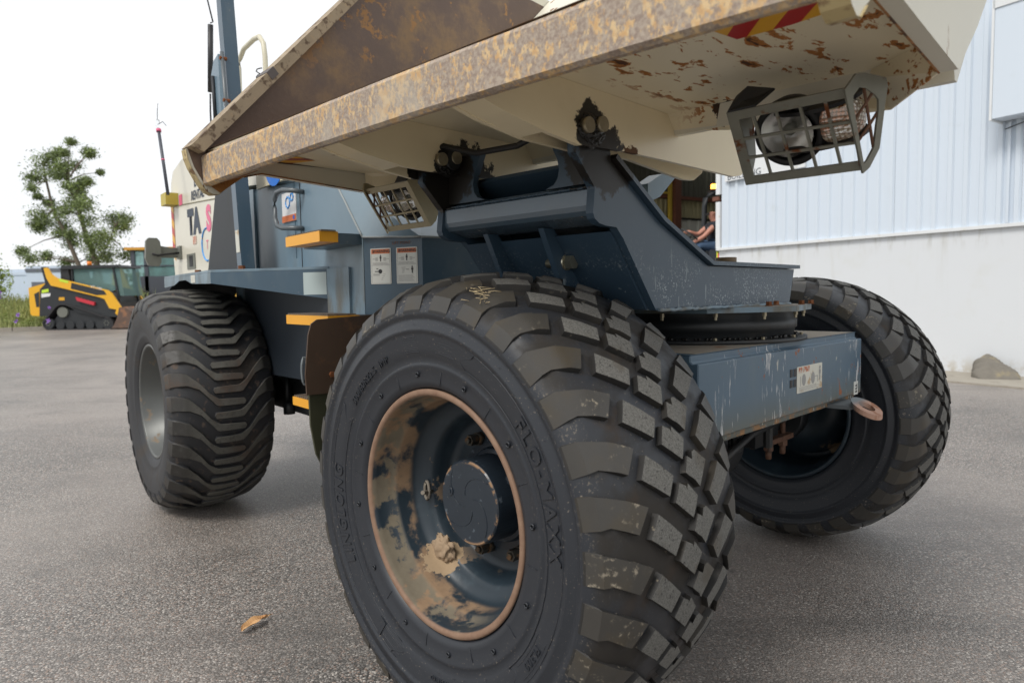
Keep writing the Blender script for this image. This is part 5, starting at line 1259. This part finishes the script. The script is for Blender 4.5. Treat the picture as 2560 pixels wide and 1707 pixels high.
bm = bmesh.new(); btube(bm, [(-.50+.17*math.cos(a), -.25+.19*math.sin(a), 2.20-.13*math.cos(a)) for a in [2*math.pi*i/20 for i in range(20)]], .016, 8, closed=True); btube(bm, [(-.50, -.25, 2.20), (-.62, -.2, 1.95)], .03, 8); bmobj('steering_wheel', bm, 'machine_black', rol)
bm = bmesh.new(); bbox(bm, -.9, .9, -.55, .55, 1.05, 1.80); bbox(bm, -.15, .35, -.4, .4, 1.80, 1.92); bmobj('body', bm, 'machine_grey', rol, bevel=.03)
for x in (-.9, .8): cyl('drum', (x, .62), 1, .62, -.6, .6, 'machine_black', rol, n=32)
bc = cyl('beacon', (.12, .30), 2, .050, 3.18, 3.27, 'beacon_lit', rol, n=16, bevel=.02)
cyl('beacon_base', (.12, .30), 2, .055, 3.15, 3.178, 'machine_black', rol, n=16)
pl0 = root('bollard_post', Matrix.Translation((3.80, 12.45, 0)), 'thin lime yellow post standing at the shed doorway', 'post')
cyl('post', (0, 0), 2, .022, 0, 2.14, 'pole_lime', pl0, n=10)
fx = root('fire_extinguisher', Matrix.Translation((3.845, 12.42, 0)), 'small red fire extinguisher with white band at the shed doorway', 'fire extinguisher')
bm = bmesh.new(); bcyl(bm, (0, 0), 2, .055, 1.52, 1.80, 18); bcyl(bm, (0, 0), 2, .05, 1.80, 1.84, 18, r2=.02); bmobj('cylinder', bm, 'fire_red', fx)
cyl('white_band', (0, 0), 2, .0565, 1.63, 1.71, 'decal_white', fx, n=18)
bm = bmesh.new(); bbox(bm, -.07, .03, -.012, .012, 1.845, 1.87); bbox(bm, -.06, .02, -.01, .01, 1.875, 1.89); btube(bm, [(0, 0, 1.86), (.07, 0, 1.83), (.075, 0, 1.65)], .01, 6); bcyl(bm, (0, 0), 2, .05, .0, 1.52, 8, r2=.03); bmobj('valve_head', bm, 'print_black', fx)

# ------------------------------------------------------------------ skid steer loader, left background
zs = gz(-14, 22)
SL = root('track_loader', Matrix.Translation((-14, 22, zs)), 'yellow and black compact track loader with a worn bucket by the kerb', 'loader')
def PX(pts): return [(x+14, z-zs) for x, z in pts]
# track belt
ty0, ty1 = -.22, .22
belt = [(-15.16, .48), (-15.13, .34), (-15.03, .235), (-14.9, .215), (-13.15, .215), (-12.95, .235), (-12.86, .33), (-12.87, .47), (-12.98, .60), (-14.10, 1.00), (-14.45, 1.085), (-14.60, 1.07), (-14.74, .98)]
def ring_poly(name, pts, w_, y0, y1, m_, par):
    out = PX(pts); cx = sum(p_[0] for p_ in out)/len(out); cz = sum(p_[1] for p_ in out)/len(out)
    inn = []
    for i, p_ in enumerate(out):
        a, b_ = Vector(out[i-1]), Vector(out[(i+1) % len(out)]); d = (b_-a).normalized(); n_ = Vector((-d.y, d.x))
        if (Vector((cx, cz))-Vector(p_)).dot(n_) < 0: n_ = -n_
        inn.append(tuple(Vector(p_)+n_*w_))
    bm = bmesh.new(); n = len(out)
    V = {}
    for nm, P_ in (('o', out), ('i', inn)):
        for y in (y0, y1): V[nm, y] = [bm.verts.new((p_[0], y, p_[1])) for p_ in P_]
    for i in range(n):
        j = (i+1) % n
        bm.faces.new((V['o', y0][i], V['o', y0][j], V['o', y1][j], V['o', y1][i])); bm.faces.new((V['i', y0][i], V['i', y1][i], V['i', y1][j], V['i', y0][j]))
        for y in (y0, y1): bm.faces.new((V['o', y][i], V['i', y][i], V['i', y][j], V['o', y][j]))
    return bmobj(name, bm, m_, par)
for y0 in (-.22, 1.25):
    tb = ring_poly('track_belt', belt, .05, y0, y0+.42, 'track_rubber', SL)
    bm = bmesh.new()
    for x, z, r in ((-14.97, .43, .20), (-13.08, .43, .20)): bcyl(bm, PX([(x, z)])[0], 1, r-.03, y0+.02, y0+.40, 24)
    for k in range(5): bcyl(bm, PX([(-14.6+k*.32, .37)])[0], 1, .13, y0+.03, y0+.39, 20)
    bmobj('road_wheels', bm, 'machine_black', tb)
    bm = bmesh.new()
    for x, z, r in ((-14.97, .43, .06), (-13.08, .43, .07)): 
        for q in range(6): a = q*math.pi/3; c_ = PX([(x+r*math.cos(a), z+r*math.sin(a))])[0]; bcyl(bm, c_, 1, .018, y0-.0, y0+.02, 8)
    bcyl(bm, PX([(-14.52, .80)])[0], 1, .17, y0+.05, y0+.35, 12); bmobj('sprocket', bm, 'grey_plastic', tb)
    prism('undercarriage', PX([(-14.95, .35), (-13.1, .35), (-13.1, .55), (-14.1, .85), (-14.6, .90)]), 1, y0+.12, y0+.30, 'machine_black', tb)
chs = [(-15.27, .68), (-15.2, 1.55), (-15.02, 1.72), (-14.9, 1.78), (-13.0, 1.30), (-12.72, 1.10), (-12.70, .62), (-13.3, .62), (-14.0, .78), (-14.4, 1.02), (-14.75, 1.0), (-15.0, .68)]
bd = prism('body', PX(chs), 1, -.16, 1.36, 'machine_black', SL, bevel=.02)
prism('engine_door', PX([(-15.57, .75), (-15.58, 1.60), (-15.04, 1.735), (-15.06, 1.66), (-15.17, 1.60), (-15.20, .68), (-15.50, .70)]), 1, -.14, 1.34, 'machine_yellow', SL, bevel=.02)
prism('grille', PX([(-15.40, 1.40), (-15.24, 1.48), (-15.27, .98), (-15.36, .98)]), 1, -.15, -.141, 'machine_black', SL)
arm = [(-14.92, 2.24), (-14.86, 2.20), (-14.76, 2.02), (-14.60, 1.90), (-12.98, 1.48), (-12.86, 1.38), (-12.57, .90), (-12.58, .84), (-12.66, .62), (-12.78, .74), (-12.74, .86), (-12.96, .90), (-13.10, 1.20), (-13.25, 1.26), (-14.62, 1.62), (-14.80, 1.66), (-14.93, 1.90), (-15.0, 2.22)]
for y0 in (-.22, 1.36): prism('lift_arm', PX(arm), 1, y0, y0+.07, 'machine_yellow', SL, bevel=.008)
prism('arm_tower', PX([(-15.12, 2.26), (-14.98, 2.26), (-14.88, 1.80), (-15.0, 1.70)]), 1, -.17, .0, 'machine_black', SL)
prism('arm_decal', PX([(-14.13, 1.74), (-13.10, 1.47), (-13.02, 1.34), (-13.35, 1.33), (-14.16, 1.55)]), 1, -.226, -.2205, 'machine_black', SL)
prism('decal', PX([(-14.52, 1.88), (-14.22, 1.80), (-14.24, 1.72), (-14.50, 1.79)]), 1, -.228, -.2205, 'decal_lime', SL)
prism('decal', PX([(-15.14, 1.52), (-14.92, 1.56), (-14.92, 1.46), (-15.14, 1.42)]), 1, -.17, -.161, 'decal_lime', SL)
prism('decal', PX([(-15.16, 1.40), (-14.86, 1.42), (-14.88, 1.32), (-15.16, 1.28)]), 1, -.17, -.161, 'decal_white', SL)
prism('decal', PX([(-14.02, 1.28), (-13.42, 1.10), (-13.44, 1.00), (-13.98, 1.16)]), 1, -.24, -.165, 'decal_red', SL)
prism('decal', PX([(-14.60, 1.28), (-14.42, 1.28), (-14.42, 1.18), (-14.60, 1.18)]), 1, -.17, -.161, 'print_yellow', SL)
flat_text('lettering', 'VT-100', .12, (.66, -.229, 1.34), (1, 0, -.25), (.0, 0, 1), 'decal_white', SL)
# cab
cabp = [(-14.62, 1.60), (-14.60, 2.24), (-14.50, 2.31), (-12.86, 2.30), (-12.66, 2.26), (-12.55, 1.15), (-12.95, 1.15), (-13.1, 1.45)]
for y in (-.02, 1.10): ring_poly('cab_frame', [(-14.25, 1.50), (-14.25, 2.28), (-12.88, 2.28), (-12.72, 1.12), (-13.0, 1.2)], .07, y, y+.10, 'machine_black', SL)
prism('cab_roof', PX([(-14.60, 2.18), (-14.52, 2.30), (-12.70, 2.30), (-12.66, 2.22)]), 1, -.06, 1.26, 'machine_black', SL, bevel=.015)
prism('cab_glass', PX([(-14.20, 1.62), (-14.20, 2.20), (-12.95, 2.20), (-12.84, 1.5), (-13.1, 1.42)]), 1, .03, .04, 'cab_glass', SL)
prism('cab_glass', PX([(-12.90, 2.2), (-12.70, 2.2), (-12.60, 1.30), (-12.80, 1.30)]), 1, .02, 1.15, 'cab_glass', SL)
prism('cab_rear', PX([(-14.62, 1.65), (-14.60, 2.20), (-14.36, 2.20), (-14.30, 1.65)]), 1, .0, 1.1, 'machine_black', SL)
box('seat', -.25, .15, .35, .8, 1.15, 1.9-zs, 'machine_black', SL, bevel=.04)
cyl('beacon', (.16, .3), 2, .07, 2.30-zs, 2.44-zs, 'beacon_orange', SL, n=14)
prism('bucket', PX([(-12.60, .92), (-12.42, .95), (-12.25, .80), (-12.12, .26), (-12.88, .26), (-12.80, .36), (-12.68, .60)]), 1, -.30, 1.50, 'bucket_rust', SL, bevel=.01)
# wheel loader behind
zw = gz(-13, 25.5)
WLd = root('wheel_loader', Matrix.Translation((-13.75, 26, zw)), 'grey wheel loader cab with orange roof parked behind the yellow track loader', 'loader')
bm = bmesh.new()
for x in (-.80, -.30, .90):
    for y in (.0, 1.3): bbox(bm, x, x+.15, y, y+.10, .9, 2.78)
bbox(bm, -.80, 1.0, 0, 1.4, .62, 1.78); bbox(bm, -.8, 1.0, .0, .08, 2.15, 2.20)
bmobj('cab_frame', bm, 'machine_grey', WLd, bevel=.02)
box('roof', -.98, 1.15, -.1, 1.5, 2.78, 2.88, 'orange_roof', WLd, bevel=.03)
box('cab_glass', -.72, .92, .03, .04, 1.2, 2.75, 'cab_glass', WLd); box('cab_glass', -.72, .92, 1.33, 1.34, 1.2, 2.75, 'cab_glass', WLd)
box('loader_arm', -1.5, -1.0, -.1, .05, .9, 1.9, 'machine_yellow', WLd, bevel=.05)
prism('lift_arm', [(-1.2, 2.05), (-1.0, 2.05), (-.75, 1.35), (-.2, .75), (-.35, .55), (-1.0, 1.2)], 1, -.35, -.25, 'machine_yellow', WLd, bevel=.02)
prism('lift_arm', [(-1.1, .95), (-.6, 1.0), (-.25, .2), (-.55, .1), (-.9, .6)], 1, -.45, -.36, 'machine_yellow', WLd, bevel=.02)
for x in (-.4, 2.0): cyl('wheel', (x, .62), 1, .62, -.2, .25, 'track_rubber', WLd, n=28)
box('engine_hood', 1.0, 3.0, .0, 1.4, .7, 1.6, 'machine_yellow', WLd, bevel=.06)
prism('side_decal', [(-.65, .78), (-.35, .78), (-.35, .86), (-.65, .86)], 1, -.012, -.002, 'decal_lime', WLd); box('beacon', .8, .9, .6, .7, 2.88, 3.0, 'beacon_orange', WLd)
# site caravans
for i, (x, yy, wd, ht, lab) in enumerate(((-24.3, 34, 3.3, 2.95, 'white caravan with dark window behind the yellow track loader'), (-28.0, 35, 3.4, 2.85, 'pale plain trailer body farthest left behind the weeds'))):
    z0 = gz(x, yy); cv = root('caravan', Matrix.Translation((x, yy, z0)), lab, 'caravan', 'site caravans beyond the verge')
    box('body', 0, wd, 0, 2.2, .75, ht-z0, 'caravan_white', cv, bevel=.05); box('roof_band', -.03, wd+.03, -.03, 2.2, ht-z0-.30, ht-z0-.12, 'caravan_dark' if i == 0 else 'caravan_white', cv)
    if i == 0: box('window', .25, 1.35, -.02, .0, 1.35, 1.75, 'caravan_dark', cv)
    box('skirt_lights', .0, wd*.9, -.03, .0, .66, .76, 'frame_brown', cv)
    for q in (.8, 2.2): cyl('wheel', (q, .35), 1, .35, .1, .4, 'track_rubber', cv, n=20)

# ------------------------------------------------------------------ vegetation
rv = random.Random(11)
def leaves(centres, n, size, m_, name, parent=None, up_bias=.3, aspect=.35):
    V, F = [], []
    for k in range(n):
        c_, r = centres[rv.randrange(len(centres))]
        d = Vector((rv.gauss(0, 1), rv.gauss(0, 1), rv.gauss(0, .8))); d = d*(r*(.45+.25*rv.random()))
        p = Vector(c_)+d; s = size*(.6+.8*rv.random())
        ax = Vector((rv.uniform(-1, 1), rv.uniform(-1, 1), rv.uniform(-1, .4))).normalized(); sd = ax.cross(Vector((rv.uniform(-1, 1), rv.uniform(-1, 1), rv.uniform(-1, 1)))).normalized()*aspect
        b0 = len(V); V += [p-ax*s*.5, p+sd*s*.5, p+ax*s*.5, p-sd*s*.5]; F.append((b0, b0+1, b0+2, b0+3))
    return link(name, mesh(V, F), m_, parent)
def tree(name, base, trunks, clumps, n, size, label, mleaf='leaf_dark', scale=1.0, group=None, mleaf2=None):
    t_ = root(name, Matrix.Translation(base), label, 'tree', group)
    bm = bmesh.new()
    for tr, r0 in trunks:
        k = len(tr); btube(bm, tr, [r0*(1-.75*i/(k-1)) for i in range(k)], 8)
    for c_, r in clumps:                        # twigs into every clump
        best = min((p for tr, _ in trunks for p in tr), key=lambda p: (Vector(p)-Vector(c_)).length+.3*max(0, p[2]-c_[2]))
        b_ = Vector(best); e = Vector(c_); btube(bm, [b_, b_.lerp(e, .5)+Vector((0, 0, .1)), e], [.035*scale, .02*scale, .008*scale], 5)
    bmobj('trunk', bm, 'bark', t_)
    leaves(clumps, n, size, mleaf, 'crown', t_)
    if mleaf2: leaves(clumps, n//3, size, mleaf2, 'crown', t_)
    return t_
bx, by = -16.6, 27.0; bz = gz(bx, by)
def TP(px, py): return ((px-1280)/1686*27*1.0+.0-bx+.32*0, 0, (757-.017*px*0-py)/1686*27+1.11-bz)
tr1 = [(.3, 0, 0), TP(205, 660), TP(180, 590), TP(152, 530), TP(140, 460), TP(135, 420)]
tr2 = [(.4, 0, 0), TP(250, 655), TP(232, 600), TP(218, 545), TP(205, 500), TP(190, 460)]
tr3 = [(.5, 0, 0), TP(255, 655), TP(290, 600), TP(302, 570)]
cl = [(110, 450, .35), (130, 410, .5), (150, 425, .45), (140, 440, .5), (155, 400, .35), (172, 388, .3), (125, 480, .22), (115, 495, .18), (135, 510, .25), (190, 415, .35), (205, 430, .35), (185, 450, .3), (215, 400, .2), (228, 385, .25), (240, 388, .28), (235, 375, .22), (245, 430, .15), (190, 475, .3), (200, 500, .45), (215, 510, .5), (235, 520, .5), (260, 525, .45), (180, 530, .4), (200, 540, .45), (245, 470, .3), (258, 465, .22), (225, 480, .3), (120, 540, .45), (135, 555, .45), (150, 565, .4), (110, 560, .35), (105, 570, .3), (165, 585, .35), (180, 610, .35), (195, 590, .3), (250, 560, .45), (270, 545, .4), (300, 545, .35), (290, 570, .5), (310, 565, .35), (265, 600, .6), (285, 610, .6), (250, 620, .5), (300, 600, .5), (315, 640, .4), (280, 640, .6), (255, 645, .5), (240, 600, .35), (215, 650, .3), (105, 640, .3), (125, 650, .35), (90, 630, .25), (150, 655, .35)]
clumps = [((TP(x, y)[0]+.0, rv.uniform(-.8, .8), TP(x, y)[2]), r*.78) for x, y, r in cl]
tree('gum_tree', (bx, by, bz), [(tr1, .10), (tr2, .13), (tr3, .08)], clumps, 22000, .105, 'tall sparse gum tree with leaning trunks behind the parked loaders', 'leaf_dark', mleaf2='leaf_light')
# shrub left edge
b2 = (-17.3, 22.6, gz(-17.3, 22.6))
sh = root('roadside_shrub', Matrix.Translation(b2), 'bright green leafy shrub at the far left edge of the verge', 'shrub')
bm = bmesh.new(); btube(bm, [(0, 0, 0), (-.1, 0, 1.2), (0, 0, 2.2)], [.04, .03, .01], 6); btube(bm, [(-.2, 0, 0), (-.5, 0, 1.0), (-.3, 0, 1.9)], [.04, .03, .01], 6); bmobj('stem', bm, 'bark', sh)
leaves([((-.4, 0, 2.0), .5), ((.05, .1, 1.9), .35), ((-.2, .1, 1.5), .5), ((-.6, 0, 1.2), .6), ((.1, 0, 1.4), .35), ((-.1, 0, 2.4), .25)], 1500, .11, 'leaf_light', 'crown', sh, aspect=.6)
# weeds on the verge (uncountable)
V, F, MI = [], [], []
for k in range(26000):
    x = rv.uniform(-21, -13.6); y = yard_y(x)+.15+abs(rv.gauss(0, 1.3)); z = gz(x, y)
    hmax = .45+.9*min(1, (y-yard_y(x))/2.2)+.25*math.sin(x*2.1)*math.cos(y*1.7); h = hmax*rv.uniform(.35, 1.0); wd = rv.uniform(.012, .03); a = rv.uniform(0, 6.28)
    dx, dy = math.cos(a)*wd, math.sin(a)*wd; lx, ly = rv.gauss(0, .12)*h, rv.gauss(0, .12)*h; b0 = len(V)
    V += [(x-dx, y-dy, z), (x+dx, y+dy, z), (x+lx*.5+dx*.8, y+ly*.5+dy*.8, z+h*.6), (x+lx, y+ly, z+h), (x+lx*.5-dx*.8, y+ly*.5-dy*.8, z+h*.6)]
    F.append((b0, b0+1, b0+2, b0+3, b0+4)); MI.append(0)
    if rv.random() < .5:
        p = Vector((x+lx*.8, y+ly*.8, z+h*rv.uniform(.5, .95)))
        for q in range(2):
            d = Vector((rv.uniform(-1, 1), rv.uniform(-1, 1), rv.uniform(-.3, .8))).normalized()*.06; e = d.cross(Vector((rv.uniform(-1, 1), rv.uniform(-1, 1), 1))).normalized()*.02; b0 = len(V)
            V += [p, p+d*.6+e, p+d*1.2, p+d*.6-e]; F.append((b0, b0+1, b0+2, b0+3)); MI.append(1)
me = mesh(V, F, MI); me.materials.append(MATS['grass']); me.materials.append(MATS['leaf_light'])
tagt(link('verge_weeds', me, None), 'tall green and straw coloured weeds on the verge behind the kerb', 'weeds', kind='stuff')
V, F = [], []
for px, py in ((121, 768), (117, 800), (43, 784), (38, 801), (3, 728), (0, 742)):
    x = (px-1280)/1686*21.5+.28; z = (757-py)/1686*21.5+1.11
    for q in range(10):
        p = Vector((x+rv.gauss(0, .03), 21.2, z+rv.gauss(0, .03))); d = Vector((rv.uniform(-1, 1), rv.uniform(-1, 1), rv.uniform(-1, 1))).normalized()*.035; e = d.cross(Vector((.3, 1, .2))).normalized()*.03; b0 = len(V); V += [p-d, p+e, p+d, p-e]; F.append((b0, b0+1, b0+2, b0+3))
tagt(link('verge_flowers', mesh(V, F), 'flower'), 'small purple flowers among the tall weeds on the verge', 'flowers', kind='stuff')
# far hedge line closing the horizon
V, F = [], []
for k in range(9000):
    x = rv.uniform(-70, 10); y = 60+rv.gauss(0, 2); h = (2.2+.8*math.sin(x*.35)+.5*math.sin(x*1.3))*rv.random()**.6; p = Vector((x, y, .3+h)); s = rv.uniform(.15, .35)
    d = Vector((rv.uniform(-1, 1), rv.uniform(-1, 1), rv.uniform(-1, 1))).normalized()*s; e = d.cross(Vector((rv.uniform(-1, 1), 1, rv.uniform(-1, 1)))).normalized()*s*.6; b0 = len(V); V += [p-d, p+e, p+d, p-e]; F.append((b0, b0+1, b0+2, b0+3))
tagt(link('distant_hedge', mesh(V, F), 'leaf_dark'), 'low dark hedge line far behind the caravans', 'hedge', kind='stuff')
# dry leaf in the foreground
bm = bmesh.new(); n = 14; rowsv = []
for i in range(n+1):
    f = i/n; wd = .016*math.sin(math.pi*min(1, f*1.05+.03))**.6*(1-.25*f)+.001; x = -.052+.104*f; curl = .007*math.sin(f*3.0)+.002
    rowsv.append([bm.verts.new((x, wd*s, .004+curl+.009*s*s+.002*math.sin(i*.9+s))) for s in (-1, -.4, .3, 1)])
for i in range(n):
    for j in range(3): bm.faces.new((rowsv[i][j], rowsv[i+1][j], rowsv[i+1][j+1], rowsv[i][j+1]))
btube(bm, [(.05, 0, .008), (.062, .002, .010), (.072, .004, .006)], .0016, 5)
lf = bmobj('dry_leaf', bm, 'dry_leaf', rec=False); lf.matrix_world = Matrix.Translation((-.892, 2.227, .002)) @ Matrix.Rotation(R(62), 4, 'Z') @ Matrix.Rotation(.10, 4, 'X')
lf.scale = (1.05, 1.2, 1.2); tagt(lf, 'curled tan dry leaf lying on the asphalt in front of the rear wheel', 'leaf')
# loose grit on the asphalt near the camera: real chips
bm = bmesh.new(); V, F = [], []
for k in range(5200):
    y = 1.3+5.5*rv.random()**1.3; x = rv.uniform(-1.15, 1.1)*y*.8; s = rv.uniform(.0012, .0034)
    p = Vector((x, y, s*.4)); a = rv.uniform(0, 6.28); b0 = len(V)
    V += [p+Vector((math.cos(a+q*2.094)*s, math.sin(a+q*2.094)*s, -s*.3)) for q in range(3)]+[p+Vector((0, 0, s*.7))]
    F += [(b0, b0+1, b0+3), (b0+1, b0+2, b0+3), (b0+2, b0, b0+3)]
surf('grit', (.38, .34, .30), .8, var=.5, vscale=3)
tagt(link('loose_grit', mesh(V, F), 'grit'), 'loose pale grit scattered over the asphalt yard', 'grit', kind='stuff')
# bits of dry straw caught on top of the near tyre
surf('straw', (.50, .40, .24), .8, var=.2)
bm = bmesh.new()
for k in range(26):
    l = -.216+rv.gauss(0, .010); th = 72.3+rv.gauss(0, 2.0); q = Vector(P3(l, th, .002)); a = rv.uniform(0, 6.28); d = Vector((math.cos(a), math.sin(a), rv.uniform(-.1, .25)))*rv.uniform(.006, .02)
    btube(bm, [q-d, q+Vector((0, 0, .002)), q+d+Vector((0, 0, rv.uniform(0, .004)))], .0007, 4)
so = bmobj('dry_straw', bm, 'straw'); so.matrix_world = FR @ Matrix.Translation((0, -T/2, .585)); tagt(so, 'small tuft of dry straw caught on top of the near front tyre', 'straw')
bpy.context.view_layer.update()
